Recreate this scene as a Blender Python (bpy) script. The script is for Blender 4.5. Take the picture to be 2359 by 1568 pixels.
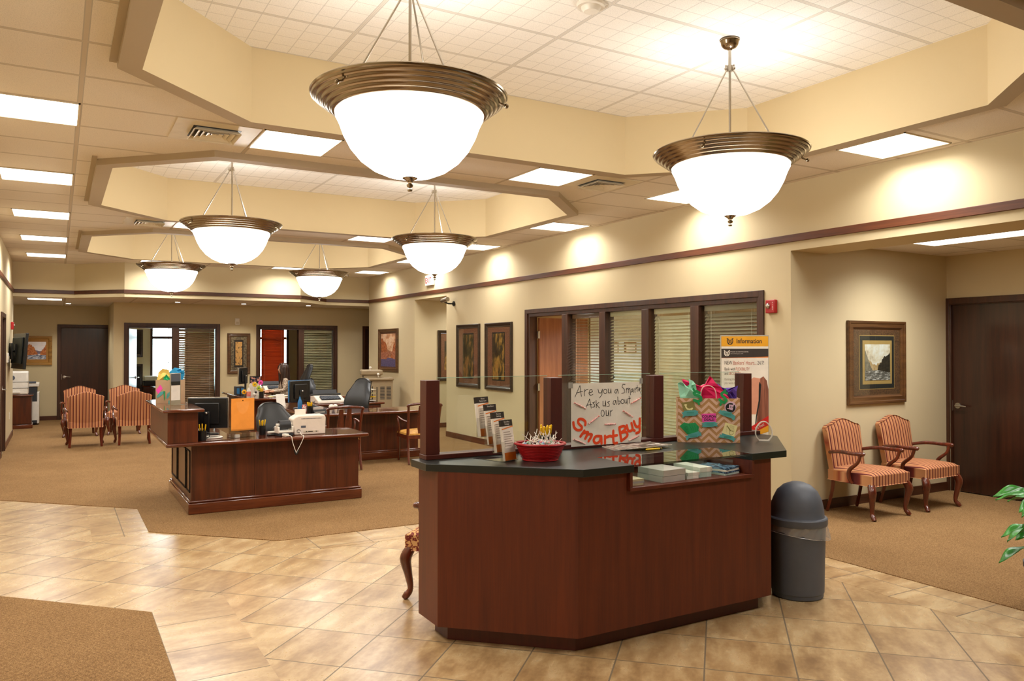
import bpy, bmesh, math, random
from math import sin, cos, pi, radians, sqrt
from mathutils import Vector, Matrix, Euler
random.seed(7)
for o in list(bpy.data.objects): bpy.data.objects.remove(o)
SC = bpy.context.scene
COL = SC.collection

# ------------------------------------------------------------------ camera, world, exposure
cam_d = bpy.data.cameras.new('camera'); cam = bpy.data.objects.new('camera', cam_d); COL.objects.link(cam)
cam_d.sensor_fit = 'HORIZONTAL'; cam_d.sensor_width = 36.0
cam_d.lens = 1800.0 / 2359.0 * 36.0
cam_d.clip_start = 0.05; cam_d.clip_end = 200
cam.location = (0, 0, 1.65)
cam.rotation_euler = (radians(90.573), 0, radians(-30.173))
SC.camera = cam
w = bpy.data.worlds.new('daylight'); SC.world = w; w.use_nodes = True
bgn = w.node_tree.nodes['Background']
bgn.inputs[0].default_value = (0.80, 0.90, 1.0, 1); bgn.inputs[1].default_value = 22.0
SC.view_settings.view_transform = 'Standard'; SC.view_settings.look = 'None'
SC.view_settings.gamma = 1.0; SC.view_settings.exposure = 0.08
SC.view_settings.use_curve_mapping = False
try:
    SC.cycles.use_light_tree = True; SC.cycles.max_bounces = 8; SC.cycles.diffuse_bounces = 5
    SC.cycles.transparent_max_bounces = 24; SC.cycles.sample_clamp_indirect = 8
    SC.cycles.caustics_reflective = False; SC.cycles.caustics_refractive = False
except Exception: pass
K_TROFFER = 30.0      # watts of each square ceiling light
K_PENDANT = 80.0      # watts of the lamp inside each pendant bowl
E_BOWL = 7.5
E_TROFFER = 3.0

# ------------------------------------------------------------------ materials
def lin(c):
    c /= 255.0
    return c / 12.92 if c <= 0.04045 else ((c + 0.055) / 1.055) ** 2.4
def H(s):
    s = s.lstrip('#'); return tuple(lin(int(s[i:i + 2], 16)) for i in (0, 2, 4)) + (1,)
class NT:
    def __init__(s, name):
        s.m = bpy.data.materials.new(name); s.m.use_nodes = True; s.t = s.m.node_tree
        s.b = s.t.nodes['Principled BSDF']; s.out = s.t.nodes['Material Output']
    def n(s, ty, **k):
        x = s.t.nodes.new(ty)
        for a, v in k.items():
            if a.startswith('i_'):
                key = a[2:]; key = int(key) if key.isdigit() else key.replace('_', ' ')
                x.inputs[key].default_value = v
            else: setattr(x, a, v)
        return x
    def l(s, a, b): s.t.links.new(a, b)
    def ramp(s, fac, stops, interp='LINEAR'):
        r = s.n('ShaderNodeValToRGB'); r.color_ramp.interpolation = interp
        e = r.color_ramp.elements
        while len(e) < len(stops): e.new(0.5)
        for i, (p, c) in enumerate(stops): e[i].position = p; e[i].color = c
        if fac is not None: s.l(fac, r.inputs[0])
        return r
    def math(s, op, a, b=None):
        x = s.n('ShaderNodeMath', operation=op)
        for i, v in enumerate((a, b)):
            if v is None: continue
            if isinstance(v, (int, float)): x.inputs[i].default_value = v
            else: s.l(v, x.inputs[i])
        return x.outputs[0]
    def coord(s, scale=(1, 1, 1), rot=(0, 0, 0), loc=(0, 0, 0)):
        c = s.n('ShaderNodeTexCoord'); m = s.n('ShaderNodeMapping')
        m.inputs['Scale'].default_value = scale; m.inputs['Rotation'].default_value = rot; m.inputs['Location'].default_value = loc
        s.l(c.outputs['Object'], m.inputs[0]); return m.outputs[0]
    def noise(s, co, scale, detail=4, rough=.6):
        x = s.n('ShaderNodeTexNoise'); x.inputs['Scale'].default_value = scale; x.inputs['Detail'].default_value = detail
        x.inputs['Roughness'].default_value = rough; s.l(co, x.inputs['Vector']); return x.outputs['Fac']
    def bump(s, h, strength=.3, dist=.01):
        b = s.n('ShaderNodeBump'); b.inputs['Strength'].default_value = strength; b.inputs['Distance'].default_value = dist
        s.l(h, b.inputs['Height']); s.l(b.outputs[0], s.b.inputs['Normal'])
    def P(s, **k):
        for a, v in k.items(): s.b.inputs[a.replace('_', ' ')].default_value = v
MATS = {}
def plain(name, hexc, rough=.5, metal=0, coat=0, spec=None):
    if name in MATS: return MATS[name]
    n = NT(name); n.P(Roughness=rough, Metallic=metal)
    c = n.coord(); f = n.noise(c, 9, 3)
    base = H(hexc)
    r = n.ramp(f, [(.3, tuple(x * .93 for x in base[:3]) + (1,)), (.7, tuple(min(1, x * 1.05) for x in base[:3]) + (1,))])
    n.l(r.outputs[0], n.b.inputs['Base Color'])
    if coat: n.P(Coat_Weight=coat, Coat_Roughness=.1)
    if spec is not None: n.b.inputs['Specular IOR Level'].default_value = spec
    MATS[name] = n.m; return n.m
def wood(name, c1, c2, axis='z', rough=.35, coat=.3, freq=1.0, cr=.15):
    n = NT(name); n.P(Roughness=rough, Coat_Weight=coat, Coat_Roughness=cr)
    sc = {'x': (.6, 9, 9), 'y': (9, .6, 9), 'z': (9, 9, .6)}[axis]
    co = n.coord(tuple(v * freq for v in sc))
    a = n.noise(co, 2.2, 5, .6)
    sc2 = {'x': (3, 160, 160), 'y': (160, 3, 160), 'z': (160, 160, 3)}[axis]
    b = n.noise(n.coord(sc2), 1.0, 3, .6)
    mixf = n.math('ADD', n.math('MULTIPLY', a, .72), n.math('MULTIPLY', b, .28))
    r = n.ramp(mixf, [(.34, H(c1)), (.66, H(c2))])
    n.l(r.outputs[0], n.b.inputs['Base Color']); n.bump(b, .08, .002)
    return n.m
def emit(name, col, strength, base='#ffffff'):
    n = NT(name); n.P(Roughness=.4); n.b.inputs['Base Color'].default_value = H(base)
    n.b.inputs['Emission Color'].default_value = col; n.b.inputs['Emission Strength'].default_value = strength
    return n.m
def glass(name, tint=(.93, .97, .95, 1), refl=.9):
    n = NT(name); t = n.t; t.nodes.remove(n.b)
    tr = n.n('ShaderNodeBsdfTransparent'); tr.inputs[0].default_value = tint
    gl = n.n('ShaderNodeBsdfGlossy'); gl.inputs['Roughness'].default_value = .02
    lw = n.n('ShaderNodeLayerWeight'); lw.inputs[0].default_value = .5
    fr = n.math('ADD', n.math('MULTIPLY', n.math('POWER', lw.outputs['Facing'], 5.0), .96), .04)
    mx = n.n('ShaderNodeMixShader'); n.l(n.math('MULTIPLY', fr, refl), mx.inputs[0])
    n.l(tr.outputs[0], mx.inputs[1]); n.l(gl.outputs[0], mx.inputs[2]); n.l(mx.outputs[0], n.out.inputs[0])
    return n.m
def paint(name, hexc):
    n = NT(name); n.P(Roughness=.75); c = n.coord(); f = n.noise(c, 1.1, 3); g = n.noise(c, 260, 2)
    b = H(hexc); r = n.ramp(f, [(.2, tuple(x * .96 for x in b[:3]) + (1,)), (.8, tuple(x * 1.03 for x in b[:3]) + (1,))])
    n.l(r.outputs[0], n.b.inputs['Base Color']); n.bump(g, .12, .002); return n.m
def grid_mat(name, base, line, sx, sy, ox, oy, wd, sub=0, subw=.006):
    """acoustic tiles: an sx by sy metre grid of bars, optional scored sub squares"""
    n = NT(name); n.P(Roughness=.85)
    co = n.coord(loc=(-ox, -oy, 0)); sp = n.n('ShaderNodeSeparateXYZ'); n.l(co, sp.inputs[0])
    def ln(o, step, wdt):
        f = n.math('FRACT', n.math('ADD', n.math('DIVIDE', o, step), 100.5))
        d = n.math('MULTIPLY', n.math('ABSOLUTE', n.math('SUBTRACT', f, .5)), step)
        return n.math('LESS_THAN', d, wdt / 2), d
    lx, dx = ln(sp.outputs[0], sx, wd); ly, dy = ln(sp.outputs[1], sy, wd)
    m = n.math('MAXIMUM', lx, ly)
    sxx, ddx = ln(sp.outputs[0], sx, wd + .012); syy, ddy = ln(sp.outputs[1], sy, wd + .012)
    edge = n.math('SUBTRACT', n.math('MAXIMUM', sxx, syy), m)
    sf = n.noise(n.coord(), 170, 3, .8)
    sp2 = n.ramp(sf, [(.36, tuple(x * .80 for x in base[:3]) + (1,)), (.5, base)])
    mix = n.n('ShaderNodeMix', data_type='RGBA'); n.l(m, mix.inputs[0]); n.l(sp2.outputs[0], mix.inputs[6]); mix.inputs[7].default_value = line
    mix2 = n.n('ShaderNodeMix', data_type='RGBA'); n.l(edge, mix2.inputs[0]); n.l(mix.outputs[2], mix2.inputs[6]); mix2.inputs[7].default_value = tuple(x * .62 for x in base[:3]) + (1,)
    outc = mix2.outputs[2]; h = n.math('SUBTRACT', sf, n.math('MULTIPLY', edge, 3))
    if sub:
        a, _ = ln(sp.outputs[0], sub, subw); b, _ = ln(sp.outputs[1], sub, subw); q = n.math('MAXIMUM', a, b)
        mix3 = n.n('ShaderNodeMix', data_type='RGBA'); n.l(n.math('MULTIPLY', q, .75), mix3.inputs[0]); n.l(outc, mix3.inputs[6]); mix3.inputs[7].default_value = tuple(x * .66 for x in base[:3]) + (1,)
        outc = mix3.outputs[2]; h = n.math('SUBTRACT', h, n.math('MULTIPLY', q, 3))
    n.l(outc, n.b.inputs['Base Color']); n.bump(h, .4, .003); return n.m
def tile_mat(name, size, rot, ox, oy):
    """stone floor tiles; rot turns the layout, (ox, oy) is a grid crossing"""
    n = NT(name)
    c = n.n('ShaderNodeTexCoord'); v = n.n('ShaderNodeVectorMath', operation='SUBTRACT'); n.l(c.outputs['Object'], v.inputs[0]); v.inputs[1].default_value = (ox, oy, 0)
    r = n.n('ShaderNodeVectorRotate', rotation_type='Z_AXIS'); n.l(v.outputs[0], r.inputs['Vector']); r.inputs['Angle'].default_value = rot
    sc = n.n('ShaderNodeVectorMath', operation='SCALE'); n.l(r.outputs[0], sc.inputs[0]); sc.inputs['Scale'].default_value = 1 / size
    sp = n.n('ShaderNodeSeparateXYZ'); n.l(sc.outputs[0], sp.inputs[0])
    def d(o):
        f = n.math('FRACT', n.math('ADD', o, 100.5)); return n.math('MULTIPLY', n.math('ABSOLUTE', n.math('SUBTRACT', f, .5)), size)
    g = n.math('LESS_THAN', n.math('MINIMUM', d(sp.outputs[0]), d(sp.outputs[1])), .0042)
    fl = n.n('ShaderNodeVectorMath', operation='FLOOR'); n.l(sc.outputs[0], fl.inputs[0])
    wn = n.n('ShaderNodeTexWhiteNoise'); n.l(fl.outputs[0], wn.inputs['Vector'])
    off = n.n('ShaderNodeVectorMath', operation='SCALE'); n.l(wn.outputs['Color'], off.inputs[0]); off.inputs['Scale'].default_value = 30
    ad = n.n('ShaderNodeVectorMath', operation='ADD'); n.l(r.outputs[0], ad.inputs[0]); n.l(off.outputs[0], ad.inputs[1])
    st = n.n('ShaderNodeVectorMath', operation='MULTIPLY'); n.l(ad.outputs[0], st.inputs[0]); st.inputs[1].default_value = (1.2, 3.2, 1)
    a = n.noise(st.outputs[0], 2.3, 7, .62); b = n.noise(ad.outputs[0], 26, 4, .6)
    f = n.math('ADD', n.math('MULTIPLY', a, .8), n.math('MULTIPLY', b, .2))
    f = n.math('ADD', f, n.math('MULTIPLY', n.math('SUBTRACT', wn.outputs['Value'], .5), .09))
    rp = n.ramp(f, [(.33, H('#8c6c46')), (.45, H('#a9895e')), (.56, H('#bfa276')), (.7, H('#d0b88e'))])
    mix = n.n('ShaderNodeMix', data_type='RGBA'); n.l(g, mix.inputs[0]); n.l(rp.outputs[0], mix.inputs[6]); mix.inputs[7].default_value = H('#6f5f48')
    n.l(mix.outputs[2], n.b.inputs['Base Color'])
    rr = n.ramp(f, [(.3, (.34,) * 3 + (1,)), (.7, (.24,) * 3 + (1,))]); n.l(n.math('MAXIMUM', rr.outputs[0], n.math('MULTIPLY', g, .8)), n.b.inputs['Roughness'])
    n.P(Coat_Weight=.55, Coat_Roughness=.22)
    n.bump(n.math('SUBTRACT', n.math('MULTIPLY', b, .12), g), .25, .003); return n.m
def carpet_mat(name):
    n = NT(name); n.P(Roughness=.95); n.b.inputs['Specular IOR Level'].default_value = .1
    a = n.noise(n.coord(), 120, 3, .8); b = n.noise(n.coord(), 1.3, 3)
    wv = n.n('ShaderNodeTexWave', wave_type='BANDS', bands_direction='DIAGONAL'); wv.inputs['Scale'].default_value = 34; wv.inputs['Distortion'].default_value = 5; wv.inputs['Detail'].default_value = 2; wv.inputs['Detail Scale'].default_value = 4
    n.l(n.coord((1, 1, 0)), wv.inputs['Vector'])
    f = n.math('ADD', n.math('ADD', n.math('MULTIPLY', a, .6), n.math('MULTIPLY', b, .12)), n.math('MULTIPLY', wv.outputs['Fac'], .22))
    r = n.ramp(f, [(.3, H('#5e4529')), (.5, H('#886844')), (.66, H('#a8885e'))])
    n.l(r.outputs[0], n.b.inputs['Base Color']); n.bump(f, .6, .006); return n.m
def stripe_mat(name):
    n = NT(name); n.P(Roughness=.85)
    sp = n.n('ShaderNodeSeparateXYZ'); n.l(n.coord(), sp.inputs[0])
    f = n.math('FRACT', n.math('ADD', n.math('DIVIDE', sp.outputs[0], .046), 50.5))
    r = n.ramp(f, [(0, H('#b47c50')), (.30, H('#c28c5e')), (.36, H('#6e2414')), (.42, H('#54150e')), (.58, H('#54150e')), (.66, H('#9c5030')), (.76, H('#c89468')), (.86, H('#8a3c22')), (.95, H('#b87a48'))])
    g = n.noise(n.coord(), 400, 2)
    n.l(r.outputs[0], n.b.inputs['Base Color']); n.bump(g, .2, .001); return n.m
def brocade_mat(name):
    n = NT(name); n.P(Roughness=.8)
    v = n.n('ShaderNodeTexVoronoi'); v.inputs['Scale'].default_value = 24; n.l(n.coord(), v.inputs['Vector'])
    a = n.noise(n.coord(), 38, 3)
    f = n.math('ADD', n.math('MULTIPLY', v.outputs['Distance'], .6), n.math('MULTIPLY', a, .6))
    r = n.ramp(f, [(.38, H('#d9b07a')), (.5, H('#c78f55')), (.54, H('#6b1512')), (.62, H('#6b1512')), (.66, H('#d0a269'))])
    n.l(r.outputs[0], n.b.inputs['Base Color']); return n.m
def mottled(name, stops, scale=6, rough=.6, stretch=(1, 1, 1), detail=5):
    n = NT(name); n.P(Roughness=rough); f = n.noise(n.coord(stretch), scale, detail)
    r = n.ramp(f, [(p, H(c)) for p, c in stops]); n.l(r.outputs[0], n.b.inputs['Base Color']); return n.m

WALL = paint('wall_paint', '#c8b893')
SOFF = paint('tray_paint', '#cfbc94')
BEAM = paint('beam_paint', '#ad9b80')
CEIL = grid_mat('acoustic_ceiling', H('#e4dacd'), H('#c6b8a6'), 1.22, .61, .12, 5.98, .022)
UPC = grid_mat('scored_ceiling', H('#f6f2ea'), H('#e0d9cc'), 1.22, .61, .5, 5.66, .02, sub=.1525)
T_D = tile_mat('floor_tile_diagonal', .456, radians(-45), 1.5985, 4.2855)
T_O = tile_mat('floor_tile_border', .455, 0, .515, 4.616)
CARPET = carpet_mat('loop_carpet')
DW = wood('dark_oak_vertical', '#2e1608', '#4a2711', 'z', .45, .1)
DWX = wood('dark_oak_x', '#331808', '#542b14', 'x', .45, .1)
DWY = wood('dark_oak_y', '#42200e', '#6a371c', 'y', .45, .08)
DOORW = wood('walnut_door', '#22100a', '#3c1d10', 'z', .3, .35)
OAK = wood('oak_door', '#7a4524', '#a56a40', 'z', .4, .2, .6)
DESKW = wood('mahogany_desk', '#36140a', '#602a10', 'z', .3, .25)
DESKX = wood('mahogany_top', '#44190c', '#6e3418', 'x', .14, .7, cr=.04)
CHERRY = wood('cherry_laminate', '#4c1906', '#64270b', 'z', .5, .05)
POSTW = wood('burgundy_laminate', '#42120a', '#50190c', 'z', .45, .05)
CHW = wood('chair_mahogany', '#3f150b', '#6e2c16', 'z', .25, .6)
SLAB = plain('black_green_laminate', '#1d211e', .33)
METAL = plain('brushed_bronze_nickel', '#9c8e7a', .18, 1)
SILV = plain('satin_nickel', '#b9b2a6', .3, 1)
BLK = plain('black_plastic', '#101112', .35)
LEATH = plain('black_leather', '#15171a', .38)
GREYP = plain('grey_plastic', '#525863', .5)
DKG = plain('charcoal_plastic', '#2a2c30', .5)
WHT = plain('white_plastic', '#e4ded2', .45)
BEI = plain('beige_plastic', '#cfc3ab', .5)
TAUPE = plain('taupe_machine', '#9c8a6c', .45)
PAPER = plain('white_paper', '#ece7dc', .7)
YEL = plain('yellow_plastic', '#f2c40d', .4)
RED = plain('red_plastic', '#a3161a', .4)
ORANGE = plain('orange_paper', '#f0541b', .6)
MANILA = plain('orange_envelope', '#f09a3a', .6)
BLUEM = plain('screen_blue', '#2c6ea3', .25)
GL = glass('clear_glass'); GLG = glass('green_edge_glass', (.95, .985, .97, 1)); ACR = glass('clear_acrylic', (.93, .93, .92, 1))
GEDGE = plain('glass_edge', '#9fc4b0', .2)
TROF = emit('troffer_diffuser', (1, .97, .9, 1), E_TROFFER)
BOWL = emit('frosted_bowl', (1, .95, .86, 1), E_BOWL)
WMET = plain('white_metal_frame', '#d8ccb2', .5)
STRIPE = stripe_mat('striped_fabric'); BROC = brocade_mat('floral_brocade')
YSEAT = mottled('gold_velvet', [(.35, '#9c6a26'), (.5, '#c08a38'), (.65, '#d8a850')], 9)
BLINDW = wood('wood_blind', '#74503a', '#a07658', 'x', .4, .2)
BLINDR = wood('red_wood_blind', '#9a4420', '#c4602c', 'x', .45, .1)
BLINDA = plain('beige_blind', '#cdbfa0', .5)
BLINDG = plain('grey_brown_blind', '#8a7860', .5)

# ------------------------------------------------------------------ mesh building
class MB:
    def __init__(s): s.v = []; s.f = []; s.mi = []; s.cur = 0
    def add(s, vs, fs, M=None):
        b = len(s.v)
        for p in vs: s.v.append(tuple(M @ Vector(p)) if M is not None else tuple(p))
        for f in fs: s.f.append(tuple(b + i for i in f)); s.mi.append(s.cur)
        return s
    def box(s, x0, x1, y0, y1, z0, z1, M=None):
        if x0 > x1: x0, x1 = x1, x0
        if y0 > y1: y0, y1 = y1, y0
        if z0 > z1: z0, z1 = z1, z0
        vs = [(x0, y0, z0), (x1, y0, z0), (x1, y1, z0), (x0, y1, z0), (x0, y0, z1), (x1, y0, z1), (x1, y1, z1), (x0, y1, z1)]
        return s.add(vs, [(0, 3, 2, 1), (4, 5, 6, 7), (0, 1, 5, 4), (1, 2, 6, 5), (2, 3, 7, 6), (3, 0, 4, 7)], M)
    def ob(s, c, size, rot=(0, 0, 0)):
        M = Matrix.Translation(c) @ Euler(rot).to_matrix().to_4x4(); a, b, d = (x / 2 for x in size)
        return s.box(-a, a, -b, b, -d, d, M)
    def prism(s, poly, z0, z1, M=None):
        n = len(poly)
        ar = sum(poly[i][0] * poly[(i + 1) % n][1] - poly[(i + 1) % n][0] * poly[i][1] for i in range(n))
        if ar < 0: poly = poly[::-1]
        vs = [(x, y, z0) for x, y in poly] + [(x, y, z1) for x, y in poly]
        fs = [tuple(range(n))[::-1], tuple(range(n, 2 * n))] + [(i, (i + 1) % n, n + (i + 1) % n, n + i) for i in range(n)]
        return s.add(vs, fs, M)
    def lathe(s, prof, c=(0, 0, 0), n=32, M=None, a0=0, a1=2 * pi, sx=1, sy=1):
        full = abs(a1 - a0 - 2 * pi) < 1e-6; k = n if full else n + 1
        vs = []; fs = []
        for r, z in prof:
            for i in range(k):
                a = a0 + (a1 - a0) * i / n; vs.append((c[0] + r * cos(a) * sx, c[1] + r * sin(a) * sy, c[2] + z))
        for j in range(len(prof) - 1):
            for i in range(n):
                i2 = (i + 1) % k
                fs.append((j * k + i, j * k + i2, (j + 1) * k + i2, (j + 1) * k + i))
        if full:
            for j, fl in ((0, True), (len(prof) - 1, False)):
                if prof[j][0] > 1e-6:
                    t = tuple(j * k + i for i in range(n)); fs.append(t[::-1] if fl else t)
        return s.add(vs, fs, M)
    def cyl(s, p0, p1, r0, r1=None, n=14): return s.tube([p0, p1], [r0, r0 if r1 is None else r1], n)
    def tube(s, path, rad, n=10, flat=1.0):
        if isinstance(rad, (int, float)): rad = [rad] * len(path)
        P_ = [Vector(p) for p in path]; vs = []; fs = []; up = None
        for i, p in enumerate(P_):
            d = (P_[min(i + 1, len(P_) - 1)] - P_[max(i - 1, 0)]).normalized()
            if up is None:
                up = Vector((0, 0, 1)) if abs(d.z) < .9 else Vector((1, 0, 0))
            a = d.cross(up).normalized(); b = a.cross(d).normalized(); up = b
            for j in range(n):
                t = 2 * pi * j / n; vs.append(p + (a * cos(t) * flat + b * sin(t)) * rad[i])
        for i in range(len(P_) - 1):
            for j in range(n):
                j2 = (j + 1) % n; fs.append((i * n + j, i * n + j2, (i + 1) * n + j2, (i + 1) * n + j))
        fs.append(tuple(range(n))[::-1]); fs.append(tuple(range((len(P_) - 1) * n, len(P_) * n)))
        return s.add(vs, fs)
    def sph(s, c, r, n=16, m=10, sc=(1, 1, 1), M=None):
        prof = [(max(1e-7, r * sin(pi * i / m)), -r * cos(pi * i / m)) for i in range(m + 1)]
        T = Matrix.Translation(c) @ Matrix.Diagonal((sc[0], sc[1], sc[2], 1))
        return s.lathe(prof, (0, 0, 0), n, (M @ T) if M is not None else T)
    def grid(s, fn, nu, nv, th=0):
        vs = [fn(i / nu, j / nv) for j in range(nv + 1) for i in range(nu + 1)]
        fs = [(j * (nu + 1) + i, j * (nu + 1) + i + 1, (j + 1) * (nu + 1) + i + 1, (j + 1) * (nu + 1) + i) for j in range(nv) for i in range(nu)]
        return s.add(vs, fs)
    def rect_sweep(s, w, h, prof, back=True):
        """frame moulding in the XZ plane, prof = [(inset, depth towards -Y)]"""
        vs = []; fs = []
        for ins, dp in prof:
            a, b = w / 2 - ins, h / 2 - ins
            vs += [(-a, -dp, -b), (a, -dp, -b), (a, -dp, b), (-a, -dp, b)]
        n = len(prof)
        for j in range(n - 1):
            for i in range(4):
                i2 = (i + 1) % 4; fs.append((j * 4 + i, j * 4 + i2, (j + 1) * 4 + i2, (j + 1) * 4 + i))
        return s.add(vs, fs)
    def build(s, name, mat, parent=None, bevel=0, ang=35, smooth=True, seg=2, solid=0, subd=0):
        me = bpy.data.meshes.new(name); me.from_pydata(s.v, [], s.f)
        for m in (mat if isinstance(mat, (list, tuple)) else [mat]): me.materials.append(m)
        if any(s.mi): me.polygons.foreach_set('material_index', s.mi)
        me.update()
        if smooth:
            me.polygons.foreach_set('use_smooth', [True] * len(me.polygons)); me.set_sharp_from_angle(angle=radians(ang))
        o = bpy.data.objects.new(name, me); COL.objects.link(o)
        if parent is not None: o.parent = parent
        if solid: q = o.modifiers.new('thickness', 'SOLIDIFY'); q.thickness = solid; q.offset = 0
        if subd: q = o.modifiers.new('smooth', 'SUBSURF'); q.levels = subd; q.render_levels = subd
        if bevel: q = o.modifiers.new('bevel', 'BEVEL'); q.width = bevel; q.segments = seg; q.limit_method = 'ANGLE'; q.angle_limit = radians(40)
        return o
def B(x0, x1, y0, y1, z0, z1): return MB().box(x0, x1, y0, y1, z0, z1)
def thing(name, label, cat, loc=(0, 0, 0), rz=0, group=None):
    o = bpy.data.objects.new(name, None); COL.objects.link(o); o.empty_display_size = .1
    o.location = loc; o.rotation_euler = (0, 0, radians(rz)); o['label'] = label; o['category'] = cat
    if group: o['group'] = group
    return o
def tag(o, label, cat, group=None, kind=None, loc=None, rz=None):
    o['label'] = label; o['category'] = cat
    if group: o['group'] = group
    if kind: o['kind'] = kind
    if loc: o.location = loc
    if rz is not None: o.rotation_euler = (0, 0, radians(rz))
    return o
def struct(o): o['kind'] = 'structure'; return o
CH = {}
def children(o): return [c for c in bpy.data.objects if c.parent == o]
def dup(o, loc=None, rz=None, label=None, group=None, parent=None):
    c = o.copy(); COL.objects.link(c); c.parent = parent
    if loc is not None: c.location = loc
    if rz is not None: c.rotation_euler = (0, 0, radians(rz))
    if label: c['label'] = label
    if group: c['group'] = group
    for ch in children(o): dup(ch, parent=c)
    return c
def bez(pts, n=8):
    """smooth path through points (Catmull-Rom)"""
    P_ = [Vector(p) for p in pts]; out = []
    for i in range(len(P_) - 1):
        p0 = P_[max(i - 1, 0)]; p1 = P_[i]; p2 = P_[i + 1]; p3 = P_[min(i + 2, len(P_) - 1)]
        for k in range(n):
            t = k / n; out.append(.5 * ((2 * p1) + (p2 - p0) * t + (2 * p0 - 5 * p1 + 4 * p2 - p3) * t * t + (3 * p1 - p0 - 3 * p2 + p3) * t ** 3))
    out.append(P_[-1]); return out
def rint(vals, n=8):
    out = []
    for i in range(len(vals) - 1):
        for k in range(n): out.append(vals[i] + (vals[i + 1] - vals[i]) * k / n)
    return out + [vals[-1]]
_tc = {}
def text_mb(txt, size, mb=None, loc=(0, 0, 0), M=None, align='LEFT', th=.0008, cx=1.0, bold=0):
    """lettering standing in the XZ plane, facing -Y"""
    key = (txt, bold)
    if key not in _tc:
        cu = bpy.data.curves.new('lettering', 'FONT'); cu.body = txt; cu.size = 1; cu.offset = bold; cu.resolution_u = 3
        ob = bpy.data.objects.new('lettering', cu); COL.objects.link(ob)
        dg = bpy.context.evaluated_depsgraph_get(); me = bpy.data.meshes.new_from_object(ob.evaluated_get(dg))
        vs = [tuple(v.co) for v in me.vertices]; fs = [tuple(p.vertices) for p in me.polygons]
        bpy.data.objects.remove(ob); bpy.data.curves.remove(cu); bpy.data.meshes.remove(me); _tc[key] = (vs, fs)
    vs, fs = _tc[key]
    wd = max(v[0] for v in vs) if vs else 0
    ox = {'LEFT': 0, 'CENTER': -wd / 2, 'RIGHT': -wd}[align]
    mb = mb or MB()
    mb.add([(loc[0] + (v[0] + ox) * size * cx, loc[1] - th, loc[2] + v[1] * size) for v in vs], fs, M); return mb
def stroke(mb, pts, wd, y=0.0):
    """round-ended brush stroke in the XZ plane at depth y"""
    for i in range(len(pts) - 1):
        a = Vector((pts[i][0], 0, pts[i][1])); b = Vector((pts[i + 1][0], 0, pts[i + 1][1])); d = b - a
        if d.length < 1e-7: continue
        nrm = Vector((-d.z, 0, d.x)).normalized() * wd / 2; yy = Vector((0, y - i * 1e-6, 0))
        mb.add([a - nrm + yy, b - nrm + yy, b + nrm + yy, a + nrm + yy], [(0, 1, 2, 3)])
    for i, p in enumerate(pts):
        k = 8; mb.add([(p[0] + wd / 2 * cos(2 * pi * j / k), y - i * 1e-6 - 5e-7, p[1] + wd / 2 * sin(2 * pi * j / k)) for j in range(k)], [tuple(range(k))])
    return mb

# ------------------------------------------------------------------ floor
XR, XL, ZC, ZS = 6.30, -0.74, 3.295, 2.635
YN = -3.0; TC = [(2.83, 3.87), (2.83, 8.75), (2.83, 13.63)]
o = struct(B(-2.2, 13, YN - .1, 24, -.12, 0).build('floor', T_D, smooth=False))
# border strips of square-laid tiles, 1 mm proud of the field
mb = MB()
for poly in ([(.515, YN), (.965, YN), (.965, 5.53), (.515, 5.36)], [(.265, 7.54), (.715, 7.72), (.715, 8.89), (.265, 9.34)],
             [(1.83, 6.36), (4.6, 6.36), (4.42, 6.80), (1.65, 6.80)], [(4.79, YN), (5.25, YN), (5.25, 5.95), (4.79, 5.77)]):
    mb.prism(poly, 0, .001)
struct(mb.build('floor', T_O, smooth=False))
for poly in ([(XL, YN), (.515, YN), (.515, 5.36), (-.33, 6.22), (XL, 6.63)],
             [(XL, 10.34), (.715, 8.89), (.715, 7.72), (1.65, 6.80), (4.42, 6.80), (5.25, 5.95), (5.25, YN), (8.95, YN), (8.95, 5.4), (XR + .05, 5.4), (XR + .05, 13.1), (9, 13.1), (9, 14.8), (XR + .05, 14.8), (XR + .05, 17.6), (8, 17.6), (8, 18.9), (7.6, 23), (1.0, 23), (1.05, 20.9), (-1.7, 20.9), (-1.7, 17.6), (XL, 17.6)]):
    struct(MB().prism(poly, 0, .006).build('floor', CARPET, smooth=False))
struct(B(6.4, 12.2, 5.45, 10.6, 0, .006).build('floor', CARPET, smooth=False))

# ------------------------------------------------------------------ ceilings
def octo(cx, cy, off=0.0):
    hx, hy, c = 2.42 + off, 1.79 + off, .76 + off * .5858
    return [(cx - hx + c, cy - hy), (cx + hx - c, cy - hy), (cx + hx, cy - hy + c), (cx + hx, cy + hy - c), (cx + hx - c, cy + hy), (cx - hx + c, cy + hy), (cx - hx, cy + hy - c), (cx - hx, cy - hy + c)]
def holed(outer, holes, z, name, mat):
    bm = bmesh.new()
    for lp in [outer] + holes:
        vs = [bm.verts.new((x, y, z)) for x, y in lp]
        for i in range(len(vs)): bm.edges.new((vs[i], vs[(i + 1) % len(vs)]))
    bmesh.ops.triangle_fill(bm, use_beauty=True, use_dissolve=False, edges=bm.edges[:])
    r = bmesh.ops.extrude_face_region(bm, geom=bm.faces[:])
    for v in r['geom']:
        if isinstance(v, bmesh.types.BMVert): v.co.z += .02
    me = bpy.data.meshes.new(name); bm.to_mesh(me); bm.free(); me.materials.append(mat)
    o = bpy.data.objects.new(name, me); COL.objects.link(o); return struct(o)
holed([(XL, YN), (XR, YN), (XR, 17.6), (XL, 17.6)], [octo(cx, cy, .06) for cx, cy in TC], ZC, 'ceiling', CEIL)
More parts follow.
